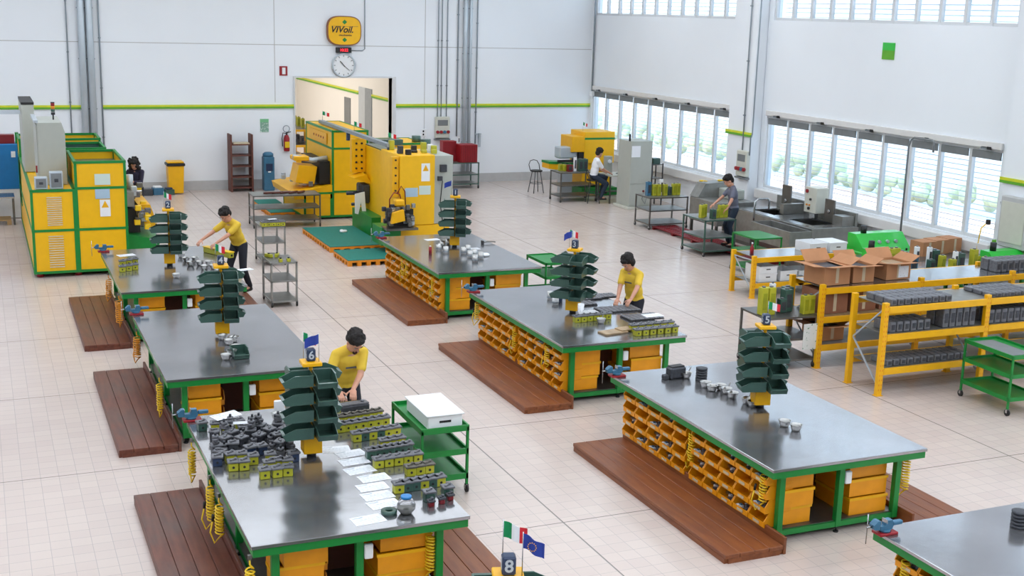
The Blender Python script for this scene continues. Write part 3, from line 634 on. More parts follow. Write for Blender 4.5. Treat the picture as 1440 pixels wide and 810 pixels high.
for k, (x, y) in TW.items():
    t = make_tower(NUM[k]); t.location = (x, y, .9); t.rotation_euler = (0, 0, TROT[k]); tag(t, 'yellow rotating bin stand with number block on the '+WHERE[k], None, 'rotating bin stands')
    for i in range(4):
        for q in range(4):
            # local mouth direction -X rotated: q=0 -> -Y, 1 -> -X, 2 -> +Y, 3 -> +X
            a = {0: PI/2, 1: 0, 2: -PI/2, 3: PI}[q]
            place('gbin', make_gbin, (x, y, .9+.252+i*.185), a+TROT[k], 'dark green bin, %s tier, %s, bin stand of %s' % (['bottom', 'lower-middle', 'upper-middle', 'top'][i], SIDE[q], WHERE[k]), 'dark green hanging bins')
    z = .9+1.15
    if k in 'ABCEH':
        o = place('flag_it', make_flag('it'), (x-.05 if k != 'H' else x+.0, y+.1, .9+1.02 if k == 'C' else z-.13), -.4, 'small green white red table flag on the stand of the '+WHERE[k], 'table flags')
        o.scale = (1.1, 1.1, 1.1) if k == 'H' else (.9, .9, .95)
    if k in 'AEH':
        o = place('flag_eu', make_flag('eu'), (x+(.07 if k != 'E' else -.09), y-.06, z-.13), {'A': 2.9, 'E': 3.2, 'H': -.8}[k], 'small dark blue table flag on the stand of the '+WHERE[k], 'table flags')
    if k == 'F':
        dup(PROTO['flag_it'], (x+.06, y+.06, z-.13), -.2, 'small green white red table flag on the stand of the '+WHERE[k]).scale = (1.1, 1.1, .9)
    if k == 'D':
        dup(PROTO['flag_eu'], (x-.07, y+.04, z-.13), 3.0, 'small dark blue table flag on the stand of the '+WHERE[k])
# ================================================================== things on the benches
def fn_prep(key, fn): return key, fn
def make_valve(kind):
    def f():
        t = thing('valve_block', None, 'valve')
        body, cap = {'y': ('lime', 'iron'), 'd': ('iron_dk', 'iron'), 'b': ('blue_dk', 'iron'), 'g': ('bin_grn', 'iron'), 'yb': ('lime', 'iron_brown'), 'r': ('maroon', 'iron_dk')}[kind]
        w, h = (.048, .085) if kind != 'r' else (.026, .045)
        MB().box(-w, w, -w, w, 0, h, c=.006).build('valve_body', body, t)
        m = MB(); m.box(-w-.012, w+.012, -w-.008, w+.008, h, h+.022, c=.005); m.cyl((-w*.45, -w*.3, h+.022), .014, .012, 8).cyl((w*.5, w*.35, h+.022), .016, .018, 8).box(-w*.2, w*.3, -.012, .012, h+.022, h+.034)
        m.build('valve_cap', cap, t)
        if kind != 'r': MB().cyl((0, -w-.003, h*.5), .013, .006, 10, axis='Y').cyl((w*.0, w-.003, h*.5), .013, .006, 10, axis='Y').build('port', 'black', t)
        return t
    return f
def make_dvalve():
    t = thing('valve_part', None, 'valve')
    m = MB(); m.box(-.045, .045, -.03, .03, 0, .05, c=.008).cyl((0, 0, .05), .034, .03, 12).build('valve_body', 'iron', t)
    MB().cyl((0, 0, .08), .013, .03, 8).cyl((-.045, 0, .025), .018, .012, 8).cyl((.034, .01, .05), .012, .03, 8).build('stem', 'iron_dk', t)
    return t
def put(key, mk, u, v, z=.9, rz=0, label=None, group=None, dz=0):
    p = at(u, v, z); return place(key, mk, (p.x, p.y, z+dz), rz, label, group)
G1 = 'valve blocks in the heap at the left of the valve bench'
R = random.Random(11)
heap_y = [(328, 661), (343, 660), (324, 650), (340, 649), (356, 652), (378, 661), (391, 658), (404, 658), (372, 672), (389, 670), (405, 668), (380, 650)]
seen = []
for i, (u, v) in enumerate(heap_y):
    put('vy', make_valve('y'), u, v, .9, R.uniform(-.25, .1), 'grey-capped yellow-green valve block, %s in front of the dark heap' % (ORD[i] if i < 10 else ('eleventh', 'twelfth')[i-10]), G1); seen.append((u, v))
for i, (u, v) in enumerate(((303, 606), (318, 604), (336, 602))):
    put('vy', None, u, v, .9, R.uniform(-.2, .2), 'grey-capped yellow-green valve block, %s under the paper by the vise' % ORD[i], 'valve blocks under the paper')
put('vg', make_valve('g'), 284, 605, .9, .1, 'dark green valve block beside the vise of the valve bench', G1)
for i, (u, v) in enumerate(((306, 654), (352, 640), (368, 638), (413, 648))):
    put('vb', make_valve('b'), u, v, .9, R.uniform(-.2, .2), 'dark blue valve block with grey cap, %s from left in the heap' % ORD[i], G1); seen.append((u, v))
n = 0
for row, v in enumerate((612, 619, 627, 636, 645)):
    for c in range(9):
        u = 302+c*12.5+R.uniform(-3, 3)+row*1.2; vv = v+R.uniform(-2, 2)-c*.5
        if row == 0 and c < 2 or any(abs(u-a)*.8+abs(vv-b)*1.3 < 13 for a, b in seen): continue
        n += 1; top = R.random() < .3 and row < 4
        o = put('vd%d' % (n % 2), (make_dvalve if n % 2 else make_valve('d')), u, vv, .9, R.uniform(0, 3), 'dark iron valve part, %s row from the back, %s across the heap' % (ORD[row], ORD[c]), G1)
        if top: put('vd1', make_dvalve, u+R.uniform(-2, 2), vv, .9, R.uniform(0, 3), 'dark iron valve part lying on the heap, above the %s row, %s across' % (ORD[row], ORD[c]), G1, dz=.112 if n % 2 else .12)
# rows on the right
rows = [('back', (479, 596), (531, 588), 6, 'yb'), ('second', (478, 607), (541, 597), 7, 'y'), ('third', (501, 620), (556, 611), 6, 'y'), ('short', (540, 630), (562, 626), 3, 'y'), ('dark green', (521, 644), (573, 635), 7, 'g'),
        ('four-block', (532, 657), (586, 649), 5, 'y'), ('brown-capped', (577, 668), (602, 664), 3, 'yb'), ('front', (560, 692), (618, 682), 6, 'y')]
for (nm, a, b, n, kind) in rows:
    for i in range(n):
        u = a[0]+(b[0]-a[0])*i/(n-1); v = a[1]+(b[1]-a[1])*i/(n-1)
        kk = kind
        if nm == 'third' and i in (1, 3): kk = 'g'
        if nm == 'front' and i in (1, 2, 4): kk = 'g'
        put('v'+kk, make_valve(kk), u, v, .9, .03*(i % 3-1), '%s valve block, %s from left in the %s row, valve-covered bench' % ({'y': 'yellow-green', 'yb': 'brown-capped', 'g': 'dark green'}[kk], ORD[i], nm), 'valve blocks in rows on the right')
for i, (u, v, kk, lab) in enumerate(((603, 704, 'g', 'dark green valve block, left of the pair near the bench corner'), (629, 697, 'g', 'dark green valve block, right of the pair near the bench corner'),
                       (606, 712, 'r', 'small red-bodied valve nearest the jar on the valve bench'), (621, 708, 'r', 'small red-bodied valve in the middle of three at the corner'), (633, 703, 'r', 'small red-bodied valve farthest right of three at the corner'))):
    if kk == 'r': u -= 0
    put('v'+kk, make_valve(kk), u, v, .9, 0, lab, 'loose valves at the bench corner')
def make_casting():
    t = thing('machine_casting', None, 'casting')
    MB().box(-.17, .17, -.06, .06, .0, .13, c=.015).build('casting_body', 'iron_dk', t); MB().box(-.16, .16, -.055, .055, .131, .145).cyl((.1, 0, .145), .02, .02).build('machined_face', 'iron', t); return t
put('cast', make_casting, 498, 583, .9, .1, 'long dark iron casting under the hands of the bearded worker')
put('vyb', None, 482, 584, .9, .1, 'brown-capped valve block beside the bearded worker\'s left hand')
def make_paper(w, d):
    def f():
        t = thing('paper_sheet', None, 'paper'); MB().box(-w/2, w/2, -d/2, d/2, 0, .002).build('sheet', 'paper', t)
        m = MB(); m.box(-w/2+.02, -w/2+.12, d/2-.04, d/2-.02, .002, .0024); 
        for i in range(5): m.box(-w/2+.02, w/2-.02, d/2-.07-i*.02, d/2-.066-i*.02, .002, .0024)
        m.build('printed_lines', 'pipe', t); return t
    return f
for i, (u, v, rz) in enumerate(((472, 632, -.1), (493, 638, .15), (498, 649, .08), (506, 661, .15), (526, 672, .08), (524, 685, .05), (531, 697, .08), (540, 709, .12))):
    put('paper', make_paper(.30, .19), u, v, .9, rz, 'white printed sheet, %s from the bin stand in the paper row' % ORD[i], 'papers laid out on the valve bench', dz=.0006*(i % 3))
put('paper', None, 518, 731, .9, .1, 'white printed sheet alone at the near edge of the valve bench', 'papers laid out on the valve bench')
o = put('paper', None, 318, 600, .9, .2, 'white printed sheet resting on valve blocks by the vise', None, dz=.13)
o.rotation_euler = (.0, -.05, .3)
o = put('paper', None, 338, 610, .9, 0, 'folded white sheet lying edge-on over the dark heap', None, dz=.125); o.scale = (1, .35, 1); o.rotation_euler = (.1, 0, -.2)
t = put('jar', lambda: (lambda t: (MB().lathe([(.0, 0), (.05, .003), (.085, .05), (.088, .09), (.06, .14), (.045, .15)], 20).build('glass_body', 'jar', t), MB().cyl((0, 0, .15), .05, .025, 20).build('lid', 'blue_cab', t),
     MB().lathe([(0, .006), (.05, .01), (.07, .05), (0, .07)], 14).build('contents', 'steel_rough', t), t)[3])(thing('jar', None, 'jar')), 571, 722, .9, 0, 'round clear jar with a blue lid near the bench edge')
put('tape', lambda: (lambda t: (MB().lathe([(.035, 0), (.075, 0), (.075, .035), (.035, .035), (.035, 0)], 24).build('roll', 'bin_grn', t), t)[1])(thing('tape_roll', None, 'tape roll')), 547, 722, .9, 0, 'flat dark green roll between the lone sheet and the jar')
put('phone', lambda: (lambda t: (MB().box(-.06, .06, -.02, .02, 0, .18, c=.01).build('bottle_body', 'white', t), t)[1])(thing('white_canister', None, 'canister')), 393, 584, .9, 0, 'white panel standing behind the bin stand on the valve bench')
# bowls
def make_bowl(hd):
    def f():
        t = thing('metal_bowl', None, 'bowl')
        MB().lathe([(0, .002), (.045, 0), (.062, .05), (.066, .075), (.072, .077), (.072, .08), (.062, .078), (.057, .05), (.042, .006), (0, .006)], 20).build('bowl_body', 'bowl', t)
        if hd: MB().bar((.065, 0, .075), (.17, .02, .1), .014, .006).build('handle', 'steel_dk', t)
        return t
    return f
BWL = [(965, 532, 1, 'beside the black box'), (992, 545, 0, 'nearest the stacked discs'), (1001, 550, 0, 'second of the line of bowls'), (1013, 549, 0, 'third of the line of bowls'), (1021, 554, 1, 'fourth of the line of bowls'), (1030, 560, 0, 'last of the line of bowls'),
       (1050, 568, 1, 'against the yellow base box'), (1058, 572, 0, 'half behind the yellow base box'), (1103, 600, 0, 'left of the pair near the windows side'), (1119, 606, 0, 'right of the pair near the windows side')]
for u, v, h, lab in BWL: put('bowl%d' % h, make_bowl(h), u, v, .9, .6 if h else 0, 'small steel bowl, %s on the bowl bench' % lab, 'steel bowls')
for u, v, h, lab in ((845, 455, 1, 'between lime blocks and wooden board on the dark-tray bench'), (326, 500, 0, 'in front of the green bin on the nearly empty bench'), (318, 506, 1, 'leaning at the green bin on the nearly empty bench'),
                     (332, 493, 0, 'second behind the green bin on the nearly empty bench'), (322, 485, 1, 'third behind the green bin on the nearly empty bench'), (329, 481, 0, 'fourth behind the green bin on the nearly empty bench'),
                     (248, 391, 0, 'alone at the middle of the left-machine bench'), (313, 478, 0, 'against the bin stand of the nearly empty bench'), (390, 590, 0, 'behind the bin stand of the valve-covered bench')):
    put('bowl%d' % h, make_bowl(h), u, v, .9, .8, 'small steel bowl '+lab, 'steel bowls')
for i in range(9):
    put('bowl0', None, 255+i*6.5, 362+(i % 3)*4+i*1.8, .9, 0, 'small steel bowl, %s in the cluster beside the left-machine bench stand' % ORD[i], 'steel bowls')
def make_cup(mat):
    def f():
        t = thing('metal_cup', None, 'cup'); MB().lathe([(0, 0), (.05, 0), (.055, .13), (.05, .128), (.045, .01), (0, .01)], 16).build('cup_body', mat, t); MB().lathe([(.056, .03), (.057, .05)], 16).build('band', 'pipe_dk', t); return t
    return f
for i, (u, v) in enumerate(((617, 352), (622, 347), (630, 345), (627, 356), (652, 357), (658, 354), (661, 362), (667, 360), (668, 368), (676, 364))):
    put('cup', make_cup('bowl'), u, v, .9, 0, 'polished steel cup, %s from left around the teal-mat bench stand' % ORD[i], 'steel cups')
t = put('cloth', lambda: (lambda t: (MB().ell((0, 0, .02), .1, .075, .035, 14).ell((.05, .03, .02), .07, .05, .03, 12).ell((-.04, .02, .04), .05, .05, .03, 12).build('crumpled_cloth', 'white', t), t)[1])(thing('cloth', None, 'cloth')), 682, 360, .9, .3, 'crumpled white cloth on the teal-mat bench')
put('canister', lambda: (lambda t: (MB().cyl((0, 0, 0), .03, .15, 14).build('can_body', 'red', t), MB().cyl((0, 0, .15), .015, .02).build('cap', 'white', t), t)[2])(thing('spray_can', None, 'can')), 605, 358, .9, 0, 'slim red can standing on the teal-mat bench')
put('paper', None, 608, 337, .9, .1, 'white sheet lying left of the teal-mat bench stand', 'papers')
put('paper', None, 664, 350, .9, .0, 'white sheet lying right of the teal-mat bench stand', 'papers', dz=.001)
t = put('whisk', lambda: (lambda t: (MB().box(-.06, -.02, -.04, .04, 0, .07, c=.006).build('clamp', 'iron_dk', t), MB().tube([(-.02, 0, .03), (.1, .05, .04), (.22, .05, .03), (.26, 0, .03), (.22, -.05, .03), (.1, -.04, .04), (-.02, 0, .03)], .006).build('wire_loop', 'steel_dk', t), t)[2])(thing('wire_tool', None, 'tool')), 681, 343, .9, .1, 'dark clamp with a wire loop on the teal-mat bench')
# bowl bench: black box, stack of discs
put('bbox', lambda: (lambda t: (MB().box(-.12, .12, -.07, .07, 0, .15, c=.02).build('box_body', 'iron_dk', t), MB().box(-.2, -.122, -.04, .04, 0, .06, c=.01).build('side_block', 'iron_dk', t), MB().box(-.1, .1, -.05, .05, .15, .165, c=.004).build('lid', 'black', t), t)[3])(thing('gauge_box', None, 'box')), 950, 531, .9, .1, 'black lidded box next to a bowl on the bowl bench')
for i in range(5):
    put('disc', lambda: (lambda t: (MB().lathe([(.02, 0), (.07, 0), (.075, .01), (.075, .024), (.05, .03), (.02, .03)], 18).build('disc_body', 'iron_dk', t), t)[1])(thing('iron_disc', None, 'disc')), 986, 534, .9, i*.4, 'black iron disc, %s from the bottom of the stack on the bowl bench' % ORD[i], 'stacked iron discs', dz=.034*i)
for i in range(5):
    put('disc', None, 1432, 741, .9, i*.4, 'black iron disc, %s from the bottom of the stack on the corner bench' % ORD[i], 'stacked discs on the corner bench', dz=.034*i)
# dark trays on the dark-tray bench
def make_tray(nx, ny):
    def f():
        t = thing('parts_tray', None, 'tray'); w, d = nx*.085, ny*.085
        MB().box(-w/2, w/2, -d/2, d/2, 0, .012, c=.003).build('tray_base', 'black', t)
        m = MB()
        for i in range(nx):
            for j in range(ny): m.box(-w/2+i*.085+.004, -w/2+i*.085+.081, -d/2+j*.085+.004, -d/2+j*.085+.081, .012, .034, c=.008)
        m.build('cast_plates', 'iron', t); return t
    return f
for key, nx, ny, u, v, rz, lab in (('tr1', 8, 4, 868, 436, .0, 'broad flat tray of dark castings under the brown-haired worker\'s hands'), ('tr2', 7, 4, 903, 447, .03, 'flat tray of dark castings nearest the right edge of its bench'), ('tr3', 5, 3, 826, 420, .0, 'flat tray of dark castings close behind the bin stand'),
                                   ('tr4', 4, 3, 822, 428, .05, 'small flat tray of dark castings right of the yellow base box'), ('tr5', 4, 3, 852, 417, .0, 'small flat tray of dark castings at the far right edge')):
    put(key, make_tray(nx, ny), u, v, .9, rz, lab, 'flat trays of dark castings')
for i in range(6): put('vy', None, 811+i*8.6, 453-i*.9, .9, 0, 'yellow-green valve block, %s from left in the row by the paper tube' % ORD[i], 'valve blocks on the dark-tray bench')
for i in range(6):
    for j in range(2):
        put('vy', None, 896+i*10.3-j*6, 472-i*1.0-j*6.5, .9, 0, 'grey-capped yellow valve block, %s from left, %s row, beside the wooden board' % (ORD[i], ('front', 'rear')[j]), 'valve blocks beside the wooden board')
put('paper', None, 917, 455, .9, 0, 'white sheet lying on the double row of valve blocks', 'papers', dz=.13)
put('tubep', lambda: (lambda t: (MB().lathe([(.035, 0), (.05, .26), (.045, .26), (.03, .0)], 16).build('rolled_sheet', 'paper', t), t)[1])(thing('paper_roll', None, 'paper')), 813, 449, .9, 0, 'rolled white paper standing upright in front of the yellow base box')
bpy.data.objects['paper_roll'].location.y -= .08
put('boardw', lambda: (lambda t: (MB().box(-.2, .2, -.11, .11, 0, .025, c=.004).build('board_body', 'board', t), MB().box(.1, .33, -.08, .1, .026, .045, c=.004).build('upper_board', 'board', t), t)[2])(thing('wooden_board', None, 'board')), 862, 468, .9, .15, 'pale wooden boards lying at the near edge of the dark-tray bench')
put('paper', None, 832, 438, .9, .0, 'white sheet lying behind the yellow-green block row', 'papers'); put('cupw', make_cup('white'), 781, 428, .9, 0, 'white cup with dark band behind the dark-tray bench stand')
put('canb', lambda: (lambda t: (MB().cyl((0, 0, 0), .045, .1, 16).build('can_body', 'blue_dk', t), MB().cyl((0, 0, .1), .04, .006, 16).build('lid', 'pipe', t), t)[2])(thing('small_tin', None, 'tin')), 787, 425, .9, 0, 'dark blue tin beside the white cup')
put('cup', None, 774, 421, .9, 0, 'polished steel cup left of the white cup on the dark-tray bench', 'steel cups')
# left-machine bench: block group under white sheet, long yellow part
for i in range(3):
    for j in range(2): put('vy', None, 172+i*9, 382-i*1.5-j*8, .9, 0, 'yellow valve block, %s from left in the %s row near the left vise' % (ORD[i], ('front', 'rear')[j]), 'valve blocks near the left vise')
put('paper', None, 178, 369, .9, .25, 'white sheet lying on six yellow valve blocks', 'papers', dz=.13)
put('longv', lambda: (lambda t: (MB().box(-.055, .055, -.45, .35, 0, .1, c=.01).build('body', 'lime', t), MB().box(-.06, .06, -.46, .36, .1, .115).build('top_face', 'hose', t), MB().cyl((0, -.46, .05), .02, .02, 10, axis='Y').build('port', 'black', t), t)[3])(thing('long_manifold', None, 'valve')), 305, 358, .9, .45, 'long yellow-green manifold under the leaning worker\'s hands')
# loose green bin
t = place('gbin', None, (at(322, 498, .9).x, at(322, 498, .9).y+.0, .905), PI/2, 'dark green bin standing loose on the nearly empty bench'); tag(t, None, 'storage bin', 'loose green bin')
put('papw', make_paper(.2, .12), 345, 379, 1.9, .3, 'white sheet on the top green bin of the nearly empty bench')
bpy.data.objects.remove(bpy.data.objects['paper_sheet'], do_unlink=True) if False else None
# ================================================================== carts
def cart(w, d, zs, frame, shelf, lip=0, wheel=.05, th=.03, top_frame=False):
    """cart centred on its origin; zs = shelf heights"""
    t = thing('trolley', None, 'trolley'); H_ = max(zs)
    for sx in (-1, 1):
        for sy in (-1, 1):
            x, y = sx*(w/2-th/2), sy*(d/2-th/2)
            MB().box(x-th/2, x+th/2, y-th/2, y+th/2, wheel*2, H_+(.0 if not lip else .02), c=.003).build('leg', frame, t)
            c = MB(); c.cyl((x-.012, y, wheel), wheel, .024, 14, axis='X'); c = c.build('caster', 'rubber', t)
            MB().box(x-.02, x-.014, y-.02, y+.02, wheel*.9, wheel*2).box(x+.014, x+.02, y-.02, y+.02, wheel*.9, wheel*2).box(x-.02, x+.02, y-.02, y+.02, wheel*2-.006, wheel*2).build('fork', 'steel', c)
    for z in zs:
        m = MB(); m.box(-w/2, w/2, -d/2, -d/2+.02, z-.03, z+lip).box(-w/2, w/2, d/2-.02, d/2, z-.03, z+lip).box(-w/2, -w/2+.02, -d/2+.02, d/2-.02, z-.03, z+lip).box(w/2-.02, w/2, -d/2+.02, d/2-.02, z-.03, z+lip).build('shelf_rim', frame, t)
        if shelf: MB().box(-w/2+.02, w/2-.02, -d/2+.02, d/2-.02, z-.012, z).build('shelf', shelf, t)
    return t
t = cart(.58, 1.1, (.2, .5, .78), 'green', 'green', .04); t.location = (4.66, 13.05, 0); t.rotation_euler = (0, 0, 0); tag(t, 'green three-shelf trolley carrying a white box by the valve bench', None, 'workshop trolleys')
t = thing('white_box', 'flat white lidded box on top of the green trolley', 'box', (4.68, 12.95, .785)); MB().box(-.21, .21, -.38, .38, 0, .15, c=.01).build('box_body', 'white', t); MB().box(-.23, .23, -.4, .4, .151, .17, c=.006).build('lid', 'white', t); MB().box(-.07, .07, -.386, -.38, .07, .095).build('handle_slot', 'black', t)
t = cart(.6, 1.0, (.24, .58, .86), 'green', 'green', .03); t.location = (13.55, 13.1, 0); t.rotation_euler = (0, 0, -.04); tag(t, 'green three-shelf trolley in front of the yellow rack', None, 'workshop trolleys')
t = thing('rubber_mat', 'dark grey mat on the top shelf of the right green trolley', 'mat', (13.5, 13.1, .864), -.04); MB().box(-.25, .18, -.4, .4, 0, .006).build('mat', 'box_grey', t)
for (loc, w, d, zs, lab) in (((5.0, 22.4, 0), .5, .75, (.12, .5, .84), 'narrow steel trolley in front, beside the worker leaning over his bench'), ((5.65, 26.2, 0), .5, .8, (.12, .5, .84), 'narrow steel trolley behind another, carrying yellow blocks'), ):
    t = cart(w, d, zs, 'steel_rough', 'steel_dk', .0, th=.035); t.location = loc; tag(t, lab, None, 'workshop trolleys')
    if loc[1] < 24:
        m = t
        for i, (dx, dy, rz) in enumerate(((-.16, .2, .5), (.0, .22, -.4), (.1, -.3, 0), (-.05, -.3, .0))):
            b = thing('yellow_manifold', 'yellow and dark manifold, %s on the nearer narrow trolley' % ORD[i], 'valve', (loc[0]+dx, loc[1]+dy, .841), rz, 'manifolds on the narrow trolley')
            MB().box(-.03, .03, -.09 if i < 2 else -.05, .09 if i < 2 else .05, 0, .06, c=.005).build('body', 'lime', b); MB().cyl((0, 0, .06), .02, .02).build('port', 'black', b)
    else:
        for i in range(5): place('vy', None, (loc[0]-.2+i*.1, loc[1]-.33, .842), 0, 'yellow valve block, %s from left on the farther narrow trolley' % ORD[i], 'blocks on the farther trolley')
        for i in range(5): place('vy', None, (loc[0]-.2+i*.1, loc[1]-.2, .842), 0, 'yellow valve block, %s from left in the rear row, farther trolley' % ORD[i], 'blocks on the farther trolley')
        place('papw', None, (loc[0], loc[1]-.2, .975), .2, 'white sheet on the yellow blocks of the farther narrow trolley')
def grate_cart(w, d, zs, lab, loc, rz=0, frame='steel_dk', shelf='steel_rough'):
    t = cart(w, d, zs, frame, shelf, 0, th=.035); t.location = loc; t.rotation_euler = (0, 0, rz); tag(t, lab, None, 'workshop trolleys'); return t
grate_cart(1.7, .75, (.2, .5, .82), 'wide low steel trolley in front of the green-framed machine', (7.0, 30.7, 0), -.05)
for i in range(5):
    t = thing('dark_rod', 'dark ribbed bar, %s from left on the wide low trolley' % ORD[i], 'bar', (6.6+i*.2, 30.6, .822), .2*i, 'bars on the wide trolley'); MB().tube([(-.15, 0, .03), (.15, 0, .03)], .028, 8).build('bar', 'brown_shelf', t)
grate_cart(1.15, .8, (.15, .5, .84), 'steel trolley with bottles near the right windows', (16.45, 28.1, 0), .0)
grate_cart(1.2, .75, (.18, .5, .88), 'steel trolley with dark bottles beside the inspection desk', (16.2, 32.9, 0), 0)
grate_cart(1.0, .7, (.16, .45, .82), 'steel trolley carrying dark red cabinets by the back wall', (13.85, 36.2, 0), 0, 'bin_grn', 'steel_rough')
grate_cart(.85, 1.0, (.14, .45, .86), 'grey-green trolley carrying lime blocks beside the grey-shirted worker', (15.72, 24.6, 0), 0, 'bin_grn', 'steel_rough')
grate_cart(.95, .8, (.16, .5, .86), 'steel trolley crowded with lime blocks behind the bowl-bench stand', (11.65, 16.0, 0), -.05, 'steel_dk', 'steel_dk')
t = cart(.7, .9, (.16, .5, .84), 'green', 'green', 0); t.location = (15.5, 22.3, 0); tag(t, 'open green trolley before the stainless sinks', None, 'workshop trolleys')
t = cart(.55, .9, (.2, .55, .82), 'green', 'green', .02); t.location = (at(772, 364, .82).x, at(772, 364, .82).y, 0); tag(t, 'green trolley half hidden behind the dark-tray bench stand', None, 'workshop trolleys')
# lime blocks (tall) and bottles
def make_tall(h, w=.06, mat='lime'):
    def f():
        t = thing('valve_stack', None, 'valve block'); MB().box(-w, w, -w, w, 0, h, c=.006).build('block_body', mat, t)
        MB().box(-w*.6, w*.6, -w-.006, -w, h*.2, h*.8).build('machined_face', 'lime_dk' if mat == 'lime' else 'iron_dk', t); MB().cyl((0, 0, h), w*.5, .02, 10).build('port', 'iron', t); return t
    return f
def stacks(lst, cx, cy, z, where, rz=0):
    for i, (dx, dy, key, h, w, mat) in enumerate(lst):
        place('tall'+key, make_tall(h, w, mat), (cx+dx, cy+dy, z), rz, '%s block, %s from left on %s' % ({'lime': 'tall lime-yellow', 'bin_grn': 'tall dark green', 'blue': 'tall blue', 'blue_dk': 'dark blue', 'maroon': 'dark red', 'white': 'upright white', 'iron_dk': 'dark iron'}[mat], ORD[i] if i < 10 else 'tenth-plus', where), 'blocks on '+where)
L_, G_, B_, W_, M_ = ('a', .44, .06, 'lime'), ('b', .36, .075, 'bin_grn'), ('c', .36, .06, 'blue'), ('d', .42, .04, 'white'), ('e', .2, .08, 'maroon')
LS = ('f', .3, .055, 'lime'); GS = ('g', .22, .06, 'bin_grn')
stacks([(-.4, -.1)+L_, (-.27, -.12)+L_, (-.14, .05)+('c2', .3, .06, 'blue_dk'), (-.02, .2)+W_, (.0, -.05)+GS, (.12, .0)+G_, (.24, .15)+G_, (.3, -.25)+LS, (.41, -.25)+LS, (-.1, .25)+LS], 11.65, 16.0, .862, 'the crowded lime-block trolley')
stacks([(-.42, 0)+('c', .36, .06, 'blue'), (-.28, -.05)+LS, (-.16, -.08)+LS, (-.04, .0)+W_, (.02, -.1)+LS, (.2, .0)+GS, (.32, -.05)+LS, (.44, -.05)+LS], 16.45, 28.1, .842, 'the trolley near the right windows')
stacks([(-.28, 0)+LS, (-.16, .1)+LS, (-.1, -.2)+GS, (.05, -.1)+('h', .2, .055, 'lime'), (.17, -.1)+LS, (.29, -.1)+LS], 15.72, 24.5, .862, 'the grey-green trolley')
stacks([(-.3, 0)+('h', .2, .055, 'lime'), (-.2, -.1)+M_, (-.02, -.1)+('d', .42, .04, 'white'), (.15, -.1)+G_, (.3, -.1)+G_, (-.4, .1)+('h', .2, .055, 'lime')], 16.2, 32.9, .882, 'the trolley by the inspection desk')
t = thing('red_cabinet', 'dark red ribbed box, nearer one on the trolley by back wall', 'box', (14.0, 36.1, .822), 0, 'red ribbed boxes')
def redc(t):
    MB().box(-.28, .28, -.25, .25, 0, .55, c=.01).build('box_body', 'red', t); m = MB()
    for i in range(9): m.box(-.26+i*.06, -.235+i*.06, -.262, -.25, .02, .53)
    m.build('ribs', 'maroon', t)
redc(t); dup(t, (13.5, 36.4, .822), 0, 'dark red ribbed box, taller rear one partly behind the other').scale = (.8, .6, 1.15)
dup(PROTO['talld'], (13.72, 36.05, 1.4), 0, 'small white upright standing on the dark red boxes').scale = (.6, .6, .5)
# ================================================================== yellow racks
def rack(x0, y0, y1, n, bay, zs, H_, lab, deck=('steel_rough',)*4):
    t = thing('storage_rack', lab, 'rack', (x0, y0, 0), 0, 'yellow storage racks'); D = y1-y0
    for i in range(n+1):
        for y in (0, D):
            x = i*bay; m = MB(); m.box(x-.045, x+.045, y-.035, y+.035, 0, H_, c=.004); m.box(x-.06, x+.06, y-.05, y+.05, 0, .008)
            p = m.build('upright', 'yellow', t)
            if y == 0:
                h = MB(); z = .08
                while z < H_-.06: h.box(x-.028, x-.014, -.038, -.035, z, z+.03); h.box(x+.014, x+.028, -.038, -.035, z, z+.03); z += .075
                h.build('slots', 'orange_edge', p)
        m = MB(); m.bar((i*bay, .03, .15), (i*bay, D-.03, .75), .02).bar((i*bay, D-.03, .75), (i*bay, .03, H_-.1), .02).build('brace', 'pipe', t)
    for k, z in enumerate(zs):
        for i in range(n):
            for y in (-.02, D+.02): MB().box(i*bay+.045, (i+1)*bay-.045, y-.02, y+.02, z-.1, z, c=.004).build('beam', 'yellow', t)
        MB().box(.05, n*bay-.05, 0, D, z-.012, z+.0).build('deck', deck[k], t)
    return t
rack(12.09, 14.02, 14.72, 3, 1.95, (.42, .94, 1.36), 1.42, 'yellow rack with dark castings standing in front of the other rack')
rack(12.12, 15.55, 16.35, 3, 1.97, (.38, .84, 1.31), 1.37, 'yellow rack with cardboard boxes behind the front rack', ('box_grey', 'board', 'steel'))
rack(13.96, 20.12, 20.85, 1, 2.35, (.3, .82), .86, 'low yellow table rack holding white boxes near the sinks', ('steel_rough', 'steel'))
# castings on the racks: rows of blocks
def make_bar(n, h, w=.1):
    def f():
        t = thing('casting_row', None, 'castings'); m = MB()
        m.box(-n*w/2, n*w/2, -.11, .11, 0, h*.8, c=.006).build('cast_bodies', 'iron_dk', t); m = MB()
        for i in range(n): m.box(-n*w/2+i*w+.006, -n*w/2+(i+1)*w-.006, -.12, .12, 0, h, c=.008)
        m.build('cast_plates', 'iron', t); return t
    return f
def castings(x0, y0, z, nx, ny, h, where, grp, sp=.13, mat=None):
    for j in range(ny):
        for i in range(nx):
            place('cast%.2f' % h, make_block(h), (x0+i*sp, y0+j*.2, z), 0, 'grey iron casting, column %s, row %s, %s' % (num_word(i), ORD[j], where), grp)
def num_word(i): return (ORD+['eleventh', 'twelfth', 'thirteenth', 'fourteenth', 'fifteenth', 'sixteenth', 'seventeenth', 'eighteenth', 'nineteenth', 'twentieth'])[i]
def make_block(h):
    def f():
        t = thing('iron_casting', None, 'casting'); MB().box(-.055, .055, -.09, .09, 0, h, c=.01).build('cast_body', 'iron', t)
        MB().box(-.03, .03, -.096, -.09, h*.25, h*.75).build('machined_face', 'iron_dk', t); return t
    return f
castings(12.25, 14.12, 1.362, 9, 3, .1, 'top deck, first bay, front rack', 'castings on the front rack')
